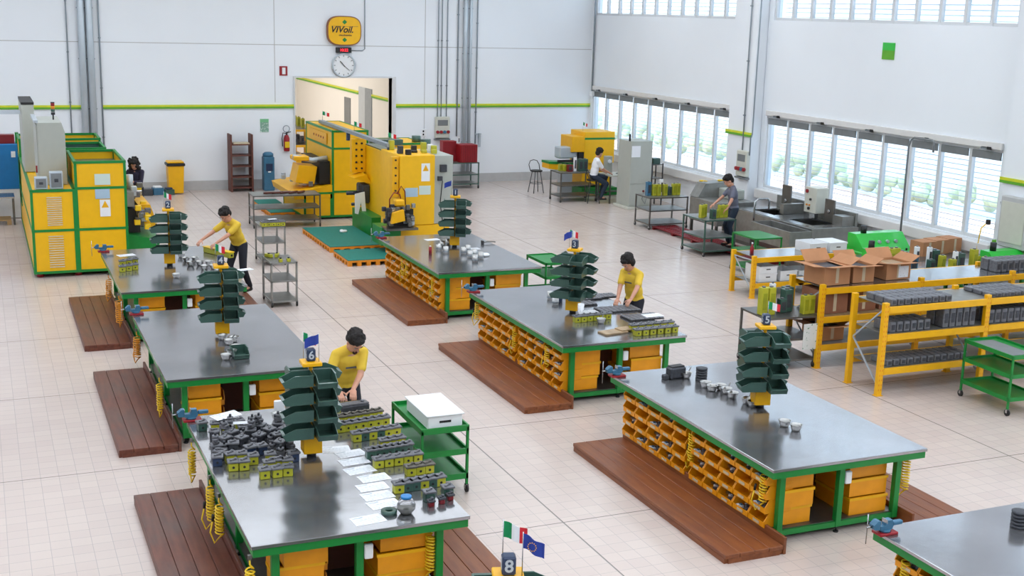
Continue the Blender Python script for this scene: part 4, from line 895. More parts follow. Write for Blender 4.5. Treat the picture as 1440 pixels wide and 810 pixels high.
castings(14.15, 14.12, 1.362, 7, 3, .07, 'top deck, second bay, front rack', 'castings on the front rack')
castings(15.6, 14.12, 1.362, 8, 3, .22, 'top deck, dark tall group, front rack', 'castings on the front rack')
castings(12.3, 14.15, .942, 6, 2, .16, 'middle deck, left group, front rack', 'castings on the front rack')
castings(13.3, 14.15, .942, 5, 2, .3, 'middle deck, right group, front rack', 'castings on the front rack')
castings(14.2, 14.15, .942, 12, 2, .22, 'middle deck, second bay, front rack', 'castings on the front rack')
castings(12.3, 14.15, .422, 12, 2, .1, 'bottom deck, first bay, front rack', 'castings on the front rack')
castings(15.9, 15.8, 1.312, 12, 2, .2, 'top deck, right end, rear rack', 'castings on the rear rack')
# cardboard boxes
def carton(w, d, h, flaps, lab, loc, rz=0, mat='card', cont=None):
    t = thing('cardboard_box', lab, 'cardboard box', loc, rz, 'cardboard boxes')
    m = MB(); th = .008; m.box(-w/2, w/2, -d/2, d/2, 0, th); m.box(-w/2, w/2, -d/2, -d/2+th, th, h); m.box(-w/2, w/2, d/2-th, d/2, th, h); m.box(-w/2, -w/2+th, -d/2+th, d/2-th, th, h); m.box(w/2-th, w/2, -d/2+th, d/2-th, th, h)
    if not flaps: m.box(-w/2, w/2, -d/2, d/2, h, h+th)
    m.build('carton', mat, t)
    MB().box(-.03, .03, -d/2-.002, -d/2, h*.1, h-.005).build('tape', 'tape', t)
    if flaps:
        f = .55
        for (s, a, b, tilt) in (('y', -1, 0, .15), ('y', 1, 0, .9), ('x', -1, 0, .1), ('x', 1, 0, .5)):
            m = MB(); L = d/2*.9
            if s == 'y': m.T = Matrix.Translation((0, a*d/2, h)) @ Matrix.Rotation((tilt)*a, 4, 'X'); m.box(-w/2, w/2, 0 if a > 0 else -L, L if a > 0 else 0, 0, .006)
            else: m.T = Matrix.Translation((a*w/2, 0, h)) @ Matrix.Rotation(-tilt*a, 4, 'Y'); m.box(0 if a > 0 else -L, L if a > 0 else 0, -d/2, d/2, 0, .006)
            m.build('flap', mat, t)
    if cont: MB().box(-w/2+.02, w/2-.02, -d/2+.02, d/2-.02, .02, h-.03).build('contents', cont, t)
    return t
carton(.52, .5, .3, True, 'open cardboard box with dark contents at the left end of rear rack', (12.45, 15.9, 1.318), .05, 'card', 'iron_dk')
carton(.42, .45, .27, True, 'open cardboard box, second on top of the rear rack', (13.02, 15.92, 1.318), .0, 'card', 'iron_dk')
carton(.5, .45, .27, True, 'open cardboard box with white label, third on the rear rack', (13.75, 15.95, 1.318), .02, 'card', 'board')
t = [o for o in COL.objects if o.name.startswith('cardboard_box')][-1]; MB().box(.0, .2, -.232, -.226, .03, .22).build('shipping_label', 'paper', t)
carton(.5, .55, .36, False, 'closed cardboard box, left on the middle deck of rear rack', (12.48, 15.95, .845), 0, 'card_dk'); carton(.5, .55, .34, False, 'closed cardboard box, second on the middle deck of rear rack', (13.05, 15.95, .845), .03, 'card_dk')
carton(.4, .5, .3, False, 'closed cardboard box, third on the middle deck of rear rack', (13.6, 15.95, .845), 0, 'card_dk')
carton(.45, .5, .24, True, 'open cardboard box on the bottom deck of the rear rack', (12.5, 15.95, .388), 0, 'card', 'black')
# white boxes on the low table rack
def wbox(w, d, h, lab, loc, rz=0):
    t = thing('white_crate', lab, 'crate', loc, rz, 'white boxes'); m = MB(); th = .01
    m.box(-w/2, w/2, -d/2, d/2, 0, th); m.box(-w/2, w/2, -d/2, -d/2+th, th, h); m.box(-w/2, w/2, d/2-th, d/2, th, h); m.box(-w/2, -w/2+th, -d/2+th, d/2-th, th, h); m.box(w/2-th, w/2, -d/2+th, d/2-th, th, h)
    m.build('crate_body', 'white', t); MB().box(-w/2-.01, w/2+.01, -d/2-.01, -d/2, h-.02, h).build('rim', 'white', t); MB().box(-.05, .05, -d/2-.003, -d/2, h*.5, h*.5+.02).build('handle_slot', 'black', t); return t
wbox(.42, .5, .2, 'open white crate on top of the low yellow table, left one', (15.55, 20.45, .822)); t = wbox(.42, .5, .18, 'lidded white crate on top of the low yellow table, right one', (16.05, 20.45, .822)); MB().box(-.22, .22, -.26, .26, .181, .195).build('lid', 'white', t)
for i, (x, z, w, h) in enumerate(((14.35, .302, .42, .17), (14.35, .476, .42, .14), (14.85, .302, .4, .2), (15.3, .302, .4, .18), (15.75, .302, .42, .15))):
    wbox(w, .5, h, 'white crate, %s from left on the lower deck of the low yellow table' % ORD[i], (x, 20.42, z))
t = thing('cable_reel', 'dark round reel-like part leaning on the lower white crates', 'reel', (15.1, 20.08, .302)); MB().lathe([(.03, 0), (.1, 0), (.11, .03), (.1, .06), (.03, .06)], 20, axis='Y').build('wheel_disc', 'box_grey', t)
t = thing('red_bottle', 'small red and white bottle on the left end of the low table', 'bottle', (14.15, 20.5, .822)); MB().lathe([(0, 0), (.04, 0), (.04, .12), (.015, .17), (.015, .2), (0, .2)], 14).build('bottle_body', 'red', t); MB().cyl((0, 0, .2), .017, .03).build('cap', 'white', t)
# green bench machines and items on the steel table under the windows
t = thing('steel_table', 'long steel table with green legs under the second window bay', 'table', (15.0, 17.2, 0)); MB().box(0, 3.2, 0, 1.6, .8, .84, c=.005).build('tabletop', 'steel', t)
for x in (.08, 1.6, 3.1):
    for y in (.08, 1.5): MB().box(x-.03, x+.03, y-.03, y+.03, 0, .8).build('leg', 'green', t)
MB().box(.05, 3.15, .05, 1.55, .25, .27).build('lower_shelf', 'steel_rough', t)
t = thing('steel_table', 'steel table carrying the bright green grinders below the windows', 'table', (15.6, 18.82, 0)); MB().box(0, 3.0, 0, .95, .8, .84, c=.005).build('tabletop', 'steel_dk', t)
for x in (.08, 2.9):
    for y in (.08, .86): MB().box(x-.03, x+.03, y-.03, y+.03, 0, .8).build('leg', 'green', t)
def grinder(lab, loc, rz, w, d, h):
    t = thing('green_machine', lab, 'machine', loc, rz)
    MB().box(-w/2, w/2, -d/2, d/2, 0, h*.38, c=.02).build('base', 'green_br', t); MB().box(-w/2-.003, w/2+.003, -d/2-.003, d/2+.003, h*.2, h*.26).build('stripe', 'yellow', t)
    MB().prism([(-d/2+.12, h*.38), (d/2, h*.38), (d/2, h), (d*.15, h)], -w/2+.02, w/2-.02, axis='X').build('control_hood', 'green_br', t)
    m = MB()
    for i in range(3): m.cyl((-w*.1+i*w*.17, -d*.14, h*.72), .035, .05, 12, axis='Y')
    m.build('gauge', 'pipe', t); m = MB()
    for i in range(5): m.cyl((-w*.36+i*w*.18, -d/2+.1, h*.4), .02, .05, 8)
    m.build('knob', 'black', t); MB().cyl((-w*.28, d*.25, h), .06, .16, 14).build('motor', 'black', t); return t
grinder('bright green tester with gauges and black motor by the window wall', (17.15, 20.2, .6), 0, 1.25, .7, .55)
grinder('smaller bright green unit with white top behind the cardboard boxes', (15.95, 18.75, .845), .05, .6, .5, .3)
t = grinder('green and yellow hooded machine at the right end of the tables', (18.05, 17.65, .845), .0, .85, .6, .36)
t = thing('tester_stand', 'steel cabinet supporting the bright green tester', 'cabinet', (17.15, 20.2, 0)); MB().box(-.6, .6, -.3, .3, .05, .59, c=.01).build('cabinet_body', 'steel_rough', t); MB().box(-.55, -.02, -.31, -.3, .1, .55).box(.02, .55, -.31, -.3, .1, .55).build('door', 'steel_dk', t)
stacks([(-.75, .2)+('i', .28, .07, 'maroon'), (-.6, .1)+L_, (-.47, .12)+L_, (-.3, .15)+G_, (-.1, .1)+('j', .25, .09, 'blue'), (.1, .2)+W_, (.2, -.1)+GS, (.32, .1)+W_, (.45, .1)+G_, (.42, -.15)+LS], 16.3, 18.1, .842, 'the long steel table')
stacks([(-.2, -.1)+LS, (-.05, 0)+('d', .42, .04, 'white'), (.15, .1)+G_, (.4, 0)+L_, (.52, .05)+LS, (.05, -.3)+('k', .18, .04, 'white'), (.6, -.1)+LS], 16.85, 17.7, .842, 'the table near the green hood')
for i in range(3): carton(.38, .35, .28, False, 'closed cardboard box, %s from left on the sill behind the tables' % ORD[i], (18.38, 19.6-i*.0-i*.0, .842) if i == 0 else (18.38-.42*i, 19.6-.1*i, .842), .1, 'card')
t = thing('parts_crate', 'blue-grey leaflet sheet hanging on the crowded steel trolley', 'sheet', (11.95, 15.56, .32)); MB().box(-.13, .13, -.01, 0, 0, .42).build('sheet', 'leaflet', t)
# ================================================================== machines
def framed(t, x0, x1, y0, y1, z0, z1, zsplits=(), xsplits=(), top=True, fr='green', pan='yellow_m', fw=.05, gap_top=False):
    """green tube frame with yellow sheet panels; added to thing t"""
    m = MB()
    for x in [x0+fw/2, x1-fw/2]+list(xsplits):
        m.box(x-fw/2, x+fw/2, y0, y0+fw, z0, z1); m.box(x-fw/2, x+fw/2, y1-fw, y1, z0, z1)
    for z in [z0+fw/2, z1-fw/2]+list(zsplits):
        m.box(x0, x1, y0-.004, y0+fw, z-fw/2, z+fw/2); m.box(x0, x1, y1-fw, y1+.004, z-fw/2, z+fw/2); m.box(x0-.004, x0+fw, y0, y1, z-fw/2, z+fw/2); m.box(x1-fw, x1+.004, y0, y1, z-fw/2, z+fw/2)
    m.build('frame', fr, t)
    zs = [z0+fw]+sorted(zsplits)+[z1-fw/2]; xs = [x0+fw]+sorted(xsplits)+[x1-fw]
    for i in range(len(zs)-1):
        for j in range(len(xs)-1): MB().box(xs[j], xs[j+1], y0+.012, y0+.03, zs[i], zs[i+1]).build('front_panel', pan, t)
        MB().box(x0+.012, x0+.03, y0+fw, y1-fw, zs[i], zs[i+1]).build('side_panel', pan, t); MB().box(x1-.03, x1-.012, y0+fw, y1-fw, zs[i], zs[i+1]).build('side_panel', pan, t)
    MB().box(x0+fw, x1-fw, y1-.03, y1-.012, z0+fw, z1).build('rear_panel', pan, t)
    if top: MB().box(x0+.02, x1-.02, y0+.03, y1-.03, z1-(.22 if gap_top else .03), z1-(.2 if gap_top else .01)).build('top_sheet', 'bin_grn' if gap_top else pan, t)
    return t
def louvres(t, x0, x1, y, z0, z1, n):
    m = MB()
    for i in range(n):
        z = z0+(z1-z0)*i/(n-1); m.prism([(y, z), (y-.018, z+.003), (y, z+.022)], x0, x1, axis='X')
    m.build('louvre_vent', 'tape', t)
t = thing('transfer_machine', 'large yellow panelled machine with green frame at the left edge', 'machine', (.84, 25.8, 0))
framed(t, 0, .84, 0, 7.0, .08, 1.77, (.95,)); framed(t, .84, 1.83, 0, 2.1, .08, 2.32, (.95, 1.78), gap_top=True)
framed(t, .9, 1.8, 3.7, 5.0, .9, 2.18, (), gap_top=True, pan='bin_grn'); framed(t, .0, 1.85, 5.6, 6.9, .6, 2.2, (1.7,), gap_top=True)
MB().box(.845, 1.8, 2.12, 7.0, .08, .9).build('lower_body', 'green', t); MB().box(.86, 1.5, 2.2, 3.6, .9, 1.75).build('inner_housing', 'bin_grn', t)
louvres(t, .3, .58, .012, 1.05, 1.6, 14); louvres(t, .3, .58, .012, .2, .82, 14)
for x in (.12, .84, 1.6):
    for y in (.15, 2.0): MB().cyl((x, y, 0), .07, .08, 12).build('foot', 'red', t)
MB().box(1.22, 1.52, -.004, .01, 1.84, 2.06).build('notice', 'sheet_g', t); MB().box(1.22, 1.5, -.004, .01, 1.56, 1.76).build('notice', 'sheet_b', t)
w = MB().box(1.3, 1.5, -.006, .01, 1.2, 1.54).build('warning_notice', 'white', t); MB().prism([(1.33, 1.38), (1.47, 1.38), (1.4, 1.52)], -.009, -.006).build('warning_triangle', 'yellow', w)
# work station on the machine's right side
MB().prism([(1.85, .1), (2.35, .1), (2.5, .62), (1.85, .75)], .3, 2.2, 'green').build('station_base', 'green', t)
MB().box(1.85, 2.12, .5, 2.1, .76, 1.25, 'black').box(1.85, 2.02, .5, 2.1, 1.3, 1.6, 'steel_rough').build('station_opening', 'black', t)
MB().prism([(2.26, .8), (2.5, .85), (2.36, 1.3), (2.12, 1.3)], .7, 2.0).build('tilted_cover', 'yellow', t)
m = MB(); rr = random.Random(4)
for i in range(34): a = (rr.uniform(2.05, 2.3), rr.uniform(.3, 2), rr.uniform(.85, 1.65)); m.box(a[0]-.06, a[0]+.06, a[1]-.05, a[1]+.05, a[2]-.05, a[2]+.06, rr.choice(['steel', 'iron', 'hose', 'pipe', 'steel_dk']), c=.01)
tag(m.build('tooling', 'steel', t), kind='stuff')
MB().cyl((2.0, 1.0, 1.6), .07, .3, 12).build('coolant_tank', 'pipe', t)
t = thing('electrical_cabinet', 'tall grey electrical cabinet on top of the left machine', 'cabinet', (1.07, 26.5, 1.772))
MB().prism([(0, 0), (.52, 0), (.52, 1.05), (.46, 1.25), (0, 1.25)], 0, 1.5).build('housing', 'cab', t); MB().box(-.02, 0, .05, 1.45, .05, 1.2).build('door', 'cab', t)
MB().box(-.05, -.02, .4, .46, .2, .34).build('handle', 'red', t); MB().box(-.06, .02, 0, 1.5, 1.251, 1.3).build('cable_duct', 'pipe', t)
t = thing('signal_light', 'small red and black signal light on the grey cabinet', 'light', (1.42, 27.2, 3.022)); MB().cyl((0, 0, 0), .015, .1).build('stem', 'black', t); MB().cyl((0, 0, .1), .04, .05, 12).build('base_ring', 'black', t)
MB().cyl((0, 0, .16), .038, .06, 12).build('lens', 'bin_grn', t); MB().cyl((0, 0, .22), .038, .06, 12).build('lens', 'orange_edge', t); MB().cyl((0, 0, .28), .038, .06, 12).build('lens', 'red', t); MB().cyl((0, 0, .34), .04, .02, 12).build('cap', 'black', t)
t = thing('electrical_cabinet', 'second tall grey cabinet behind, with black top edge, on the left machine', 'cabinet', (.86, 28.6, 1.772)); MB().box(0, .25, 0, 1.8, 0, 1.45, c=.01).build('housing', 'cab', t); MB().box(-.005, .255, -.005, 1.805, 1.45, 1.5).build('top_edge', 'black', t)
t = thing('cable_duct', 'grey horizontal cable duct leaving the picture at the left edge', 'duct', (-1.4, 28.9, 3.0)); MB().box(0, 2.24, -.05, .05, 0, .08).build('duct', 'pipe', t)
for x, w_, h_, lab in ((.94, .24, .24, 'smaller grey switch box on the front of the left machine'), (1.22, .25, .34, 'larger grey switch box on the front of the left machine')):
    t = thing('switch_box', lab, 'switch box', (x, 25.85, 1.775)); MB().box(0, w_, 0, .18, 0, h_, c=.01).build('housing', 'pipe', t); MB().box(.025, w_-.025, -.006, 0, .03, h_-.03).build('window', 'box_grey', t); MB().box(w_*.35, w_*.65, -.014, -.006, h_*.4, h_*.6).build('breakers', 'iron_dk', t)
t = thing('blue_cabinet', 'bright blue cabinet on a white base at the left edge', 'cabinet', (.2, 33.3, 0)); MB().box(0, .72, 0, .6, .75, 1.88, c=.01).build('cabinet_body', 'blue_cab', t); MB().box(0, .72, .02, .6, .02, .748).build('base', 'white', t); MB().box(.5, .6, -.005, 0, 1.55, 1.7).build('notice', 'white', t); MB().box(.1, .6, .1, .4, 1.885, 2.1, 'maroon').box(.62, .7, .1, .3, 1.885, 2.15, 'green').build('boxes', 'maroon', t)
t = thing('low_bench', 'low steel bench with wooden pallet at the left edge', 'bench', (-.6, 32.3, 0)); MB().box(0, 1.3, 0, .7, .66, .7).build('top', 'steel', t)
for x in (.03, 1.27):
    for y in (.03, .67): MB().box(x-.02, x+.02, y-.02, y+.02, 0, .66).build('leg', 'steel_dk', t)
t = thing('pallet', 'wooden pallet under the low steel bench at left', 'pallet', (-.3, 32.35, 0))
for i in range(5): MB().box(0, .9, i*.13, i*.13+.1, .1, .12).build('deck_board', 'wood_pal', t)
for i in range(3): MB().box(i*.4, i*.4+.1, 0, .62, 0, .1).build('bearer', 'wood_pal', t)
# green-framed machine, centre back
t = thing('milling_machine', 'green-framed yellow machine standing in front of the doorway', 'machine', (8.4, 31.3, 0))
framed(t, 0, .98, 0, 2.8, .05, 2.32, (1.85, .72))
framed(t, -.75, 0, .0, 2.4, .05, .72, ()); MB().prism([(-1.0, .55), (0, .55), (0, .9), (-1.05, .72)], 0, 2.5).build('deck_tray', 'yellow', t)
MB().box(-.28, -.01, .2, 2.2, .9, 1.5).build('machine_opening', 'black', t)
MB().prism([(-.9, .95), (-.4, .9), (-.32, 1.35), (-.8, 1.4)], .3, 1.0).build('tilted_guard', 'yellow', t); MB().tube([(-.9, .6, 1.6), (-.4, .5, 1.5), (0, .5, 1.55)], .07, 10).build('spindle_arm', 'pipe', t)
MB().box(-.9, -.5, .4, .9, 1.5, 1.62, c=.02).build('spindle_cover', 'yellow', t)
m = MB()
for i in range(14): a = (rr.uniform(-.9, -.1), rr.uniform(.1, 2), .92); m.box(a[0]-.05, a[0]+.05, a[1]-.05, a[1]+.05, .85, .95+rr.uniform(0, .1), rr.choice(['steel', 'iron', 'iron_dk', 'pipe']))
tag(m.build('tooling', 'steel', t), kind='stuff'); MB().box(-.02, -.005, .5, 2.3, 1.92, 2.2).build('button_panel', 'yellow', t)
m = MB()
for i in range(5): m.cyl((-.03, .8+i*.25, 2.06), .03, .02, 10, axis='X')
m.build('buttons', 'red', t)
t = thing('overhead_duct', 'long grey cable duct running above the yellow machines', 'duct', (8.62, 27.1, 2.34)); MB().box(-.06, .06, 0, 6.2, 0, .08).build('duct', 'pipe_dk', t); MB().box(-.04, .04, .0, .06, -.3, 0).box(-.04, .04, 3.4, 3.5, -.2, 0).build('strut', 'blue_dk', t)
for i, (y, z) in enumerate(((27.2, 2.38), (30.0, 2.38), (33.1, 2.38))):
    o = dup(PROTO['flag_it'], (8.62, y, z), -.5, 'small green white red flag, %s from the front on the overhead duct' % ORD[i], 'flags on the overhead duct'); o.scale = (1.3, 1.3, 1)
# tall yellow machine with control panels
t = thing('yellow_press', 'tall plain yellow machine with button panel behind the teal mats', 'machine', (8.8, 27.5, 0))
MB().box(0, .5, 0, 2.3, .0, 2.12, c=.01).build('housing', 'yellow_m', t); MB().box(-.36, -.002, 2.08, 2.26, 1.45, 2.28, c=.01).build('control_panel', 'yellow', t)
m = MB()
for i in range(5):
    for j in range(2): m.cyl((-.25+j*.14, 2.05, 1.55+i*.155), .025, .03, 10, axis='Y')
m.build('buttons', 'black', t)
MB().prism([(-.42, 1.36), (-.0, 1.2), (-.0, 1.26), (-.1, 1.44)], 1.7, 2.26).build('guard', 'yellow', t); m = MB(); m.box(-.2, -.002, 1.7, 2.26, .72, 1.18, c=.03).cyl((-.52, 2.0, .95), .05, .34, 10, axis='X').box(-.3, -.1, 1.75, 1.9, 1.0, 1.16, c=.02).cyl((-.45, 1.8, .7), .04, .3, 10, axis='X'); m.build('spindle', 'iron_dk', t)
MB().box(-.3, -.002, .6, 2.26, .0, .55).build('sump', 'green', t); MB().box(.02, .48, .1, 2.2, 2.12, 2.15).build('top_sheet', 'bin_grn', t)
t = thing('white_cloth', 'white rag hanging from the tall yellow machine', 'cloth', (8.5, 29.1, .98)); MB().prism([(-.12, 0), (.12, .05), (.16, -.5), (.08, -.55), (.03, -.2), (-.04, -.5), (-.12, -.48)], -.02, .02).build('rag', 'white', t)
t = thing('yellow_lathe', 'square yellow machine with notices and grey rear cabinet behind the teal-mat bench', 'machine', (8.5, 25.95, 0))
MB().box(.0, .82, 0, 1.4, .72, 2.28, c=.008).build('housing', 'yellow_m', t); MB().box(.0, 1.2, .02, 1.4, .03, .71, c=.008).build('base', 'yellow_m', t); MB().box(.825, 1.27, .05, 1.4, .72, 2.26, c=.008).build('rear_cabinet', 'cab', t)
MB().box(.95, 1.1, -.02, .05, 1.9, 2.06).box(.9, 1.0, -.02, .05, 1.7, 1.8).build('main_switch', 'iron_dk', t); MB().tube([(1.0, -.01, 1.7), (.95, -.01, 1.2), (1.02, -.01, .75)], .012).build('cable', 'black', t)
MB().box(-.16, -.01, .05, .25, 1.35, 2.25, c=.006).build('button_panel', 'yellow', t); m = MB()
for i in range(5): m.cyl((-.085, .03, 1.5+i*.17), .022, .03, 10, axis='Y')
m.build('buttons', 'black', t)
MB().box(-.3, .28, -.12, .0, .74, 1.1, 'black').box(-.42, .3, -.42, .0, .68, .73, 'steel_dk').build('work_area', 'black', t); m = MB()
for i in range(34): a = (rr.uniform(-.42, .25), rr.uniform(-.42, -.1), rr.uniform(.78, 1.2)); m.box(a[0]-.04, a[0]+.05, a[1]-.04, a[1]+.04, a[2]-.05, a[2]+.05, rr.choice(['steel', 'iron', 'iron_dk', 'black', 'steel_dk', 'pipe']), c=.01)
tag(m.build('tooling', 'steel', t), kind='stuff'); MB().prism([(-.36, .86), (-.05, .92), (-.08, 1.16), (-.32, 1.1)], -.55, -.44).build('spindle_guard', 'yellow', t); MB().box(-.2, .02, -.3, -.1, 1.2, 1.35, c=.03).build('head', 'yellow', t)
MB().prism([(-.45, .3), (.0, .3), (.0, .7), (-.45, .7)], -.1, .6).build('chip_tray', 'green', t)
MB().tube([(-.3, -.2, 1.1), (-.3, -.2, 1.35), (-.2, -.2, 1.5), (-.05, -.15, 1.45), (.02, -.1, 1.2)], .014).tube([(-.1, -.1, 1.45), (.0, -.1, 1.62), (.1, -.05, 1.5), (.12, -.05, 1.2)], .012).build('coolant_hose', 'maroon', t)
MB().box(.12, .42, -.006, .0, 1.36, 1.56).build('notice', 'sheet_b', t); MB().box(.45, .72, -.006, .0, 1.4, 1.6).build('notice', 'sheet_g', t)
w = MB().box(.5, .7, -.006, .0, 1.7, 2.1).build('warning_notice', 'white', t); MB().prism([(.53, 1.93), (.67, 1.93), (.6, 2.07)], -.009, -.006).build('warning_triangle', 'yellow', w)
m = MB()
for i in range(12): a = (rr.uniform(.1, 1.1), rr.uniform(.1, 1.2)); m.box(a[0]-.05, a[0]+.07, a[1]-.04, a[1]+.06, 2.28, 2.3+rr.uniform(.03, .2), rr.choice(['bin_grn', 'iron_dk', 'lime', 'green_pale', 'black', 'white']), c=.01)
m.build('loose_tools', 'iron', t)
t = thing('coolant_unit', 'yellow and green unit seen behind the square yellow machine', 'machine', (9.9, 31, 0)); framed(t, 0, .95, 0, 1.4, .05, 2.0, (1.0,)); MB().cyl((.8, .3, 2.0), .12, .16, 14).cyl((1.1, .4, 1.7), .14, .35, 14).build('pump', 'bin_grn', t); MB().box(-.5, .3, -.1, .3, 1.96, 2.1).build('cover', 'bin_grn', t)
# teal mats on orange pallets
def tealpad(x0, x1, y0, y1, lab):
    t = thing('standing_mat', lab, 'platform', (x0, y0, 0), 0, 'teal standing mats on orange pallets'); w, d = x1-x0, y1-y0
    MB().box(0, w, 0, d, .125, .14).build('mat_top', 'teal', t); m = MB()
    m.box(0, w, 0, .05, .08, .124).box(0, w, d-.05, d, .08, .124).box(0, .05, .05, d-.05, .08, .124).box(w-.05, w, .05, d-.05, .08, .124)
    n = int(w/.22)
    for i in range(n+1): x = (w-.09)*i/n; m.box(x, x+.09, 0, .1, 0, .08).box(x, x+.09, d-.1, d, 0, .08)
    n = int(d/.22)
    for i in range(1, n): y = (d-.09)*i/n; m.box(0, .1, y, y+.09, 0, .08).box(w-.1, w, y, y+.09, 0, .08)
    m.build('pallet_base', 'orange_edge', t); return t
tealpad(7.15, 8.42, 26.85, 29.45, 'large teal mat on orange pallet before the tall yellow machine'); tealpad(7.12, 8.46, 25.25, 26.45, 'smaller teal mat on orange pallet nearest the bench'); tealpad(6.9, 7.55, 31.9, 34.2, 'teal mat on orange pallet behind the wide low trolley')
t = place('cloth', None, (7.95, 28.6, .14), .3, 'white rag lying on the large teal mat')
# back wall furniture
t = thing('wall_shelf_unit', 'dark brown open shelf unit standing against the back wall', 'shelf', (6.77, 36.65, 0))
for x in (0, .62): MB().box(x, x+.05, 0, .5, 0, 1.7, c=.005).build('side', 'brown_shelf', t)
for z in (.1, .42, .74, 1.06, 1.38): MB().box(.05, .62, .02, .48, z, z+.03).build('shelf', 'brown_shelf', t)
MB().box(.1, .58, .05, .4, 1.411, 1.45, c=.01).build('items', 'tape', t)
t = thing('waste_bin', 'tall yellow waste bin with black rim and yellow lid by the wall', 'bin', (5.18, 36.8, 0)); MB().box(-.2, .2, -.2, .2, .03, .82, top=(1.14, 1.14)).build('bin_body', 'yellow', t); MB().box(-.26, .26, -.26, .26, .82, .9, c=.015).build('rim', 'black', t); MB().box(-.24, .24, -.24, .24, .9, .95, c=.03).build('lid', 'yellow', t)
MB().cyl((.2, .15, .05), .05, .04, 10, axis='X').cyl((-.24, .15, .05), .05, .04, 10, axis='X').build('wheel', 'black', t)
t = thing('water_dispenser', 'slim blue-grey dispenser against the back wall beside the shelf unit', 'dispenser', (7.92, 36.85, 0)); MB().box(-.16, .16, -.16, .16, 0, 1.02, c=.02).build('housing', 'blue', t); MB().lathe([(.16, 1.02), (.16, 1.1), (.1, 1.15), (0, 1.16)], 18).build('dome', 'blue', t); MB().box(-.1, .1, -.175, -.16, .6, .82).build('tap_recess', 'blue_dk', t); MB().box(-.04, .04, -.2, -.16, .56, .59).build('tap', 'white', t)
pp = at(225, 274, 0)
for i, (dx, dy, w_, h_, mt, lab) in enumerate(((-.35, 0, .14, .16, 'iron_dk', 'dark crate on the floor left of the blue one near the woman'), (-.05, .1, .15, .2, 'blue', 'blue crate on the floor near the yellow waste bin'), (.25, 0, .13, .16, 'bin_grn', 'green crate on the floor nearest the yellow waste bin'))):
    t = thing('floor_crate', lab, 'crate', (pp.x+dx, pp.y+dy, 0), .1*i); MB().box(-w_, w_, -w_, w_, 0, h_, c=.01).build('crate_body', mt, t); MB().box(-w_+.03, w_-.04, -w_+.03, w_-.05, h_, h_+.05, c=.015).build('contents', ('iron', 'white', 'blue_dk')[i], t)
# rack with lime bottles beyond the doorway
t = thing('hall_rack', 'yellow railing rack with dark parts seen through the doorway', 'rack', (9.1, 39.3, 0))
for y in (0, 1.4, 2.8):
    for x in (0, .9): MB().box(x-.04, x+.04, y-.04, y+.04, 0, 1.6).build('post', 'yellow', t)
for z in (.5, 1.0, 1.5): MB().box(-.03, .03, .04, 2.76, z, z+.07).box(.87, .93, .04, 2.76, z, z+.07).box(.04, .86, -.03, .03, z, z+.07).box(.04, .86, 2.77, 2.83, z, z+.07).build('rail', 'yellow', t); MB().box(.05, .85, .05, 2.75, z+.07, z+.08).build('deck', 'steel_dk', t)
for i in range(10): place('tallf', None, (9.3+(i % 2)*.4, 39.5+i*.28, 1.582), 0, 'lime-yellow block, %s from the front on the rack beyond the doorway' % ORD[i], 'blocks on the rack beyond the doorway')
for i in range(8): place('cast0.22', None, (9.4+(i % 2)*.3, 39.6+i*.3, 1.082), 0, 'iron casting, %s from the front inside the rack beyond the doorway' % ORD[i], 'castings beyond the doorway')
# right rear: yellow assembly cell, desk, grey cabinet
t = thing('assembly_cell', 'yellow enclosure with a green stripe in the far right corner', 'machine', (16.6, 33.6, 0)); MB().box(.28, 1.3, 0, 1.0, 1.0, 1.95, c=.01).box(.28, 1.3, .1, 1.0, .3, .99).build('housing', 'yellow_m', t); MB().box(.277, 1.303, -.004, 0, 1.72, 1.78).build('stripe', 'green', t)
MB().box(-.15, .275, .0, .8, 1.35, 1.82, c=.01).build('side_guard', 'yellow', t); MB().box(.1, .274, .02, .5, 1.0, 1.34).build('opening', 'black', t); MB().box(.2, 1.4, -.1, 1.0, .02, .25).build('base_tray', 'green', t)
MB().prism([(-.85, .85), (.2, .72), (.2, .95), (-.85, 1.0)], .1, .6).build('conveyor', 'yellow', t); MB().prism([(-.86, 1.001), (.2, .951), (.2, 1.0), (-.86, 1.07)], .08, .62).build('conveyor_edge', 'green', t)
MB().box(-.5, .1, .1, .5, 1.15, 1.5, c=.03).build('monitor', 'pipe', t); MB().box(-.6, .15, -.02, .06, 1.06, 1.12).build('keyboard_shelf', 'black', t); MB().box(-.4, .0, .2, .4, .0, .85).build('support', 'pipe', t)
o = dup(PROTO['flag_it'], (16.95, 33.9, 1.95), -.4, 'small table flag on top of the yellow enclosure in the corner')
t = thing('inspection_desk', 'desk with monitor and papers in front of the man in white', 'desk', (16.95, 32.0, 0)); MB().box(.0, .9, 0, .8, .8, .83).build('desktop', 'cream', t)
for x in (.03, .87):
    for y in (.03, .77): MB().box(x-.02, x+.02, y-.02, y+.02, 0, .8).build('leg', 'steel_dk', t)
MB().box(.03, .87, .3, .34, .3, .34).build('stretcher', 'steel_dk', t)
t = thing('monitor', 'black computer monitor on the desk before the man in white', 'monitor', (17.45, 32.4, .832), .9); MB().box(-.22, .22, -.03, .0, .1, .42, c=.01).build('bezel', 'black', t); MB().box(-.2, .2, -.034, -.03, .13, .4).build('screen', 'screen', t); MB().box(-.03, .03, -.02, .02, .0, .1).box(-.1, .1, -.08, .08, 0, .01).build('stand', 'black', t)
t = thing('test_column', 'grey-green instrument column between desk monitor and grey cabinet', 'instrument', (17.2, 32.65, .832)); MB().box(-.1, .1, -.1, .1, 0, .5, c=.01).build('housing', 'cab', t); MB().cyl((0, -.12, .35), .06, .03, 14, axis='Y').build('dial', 'white', t)
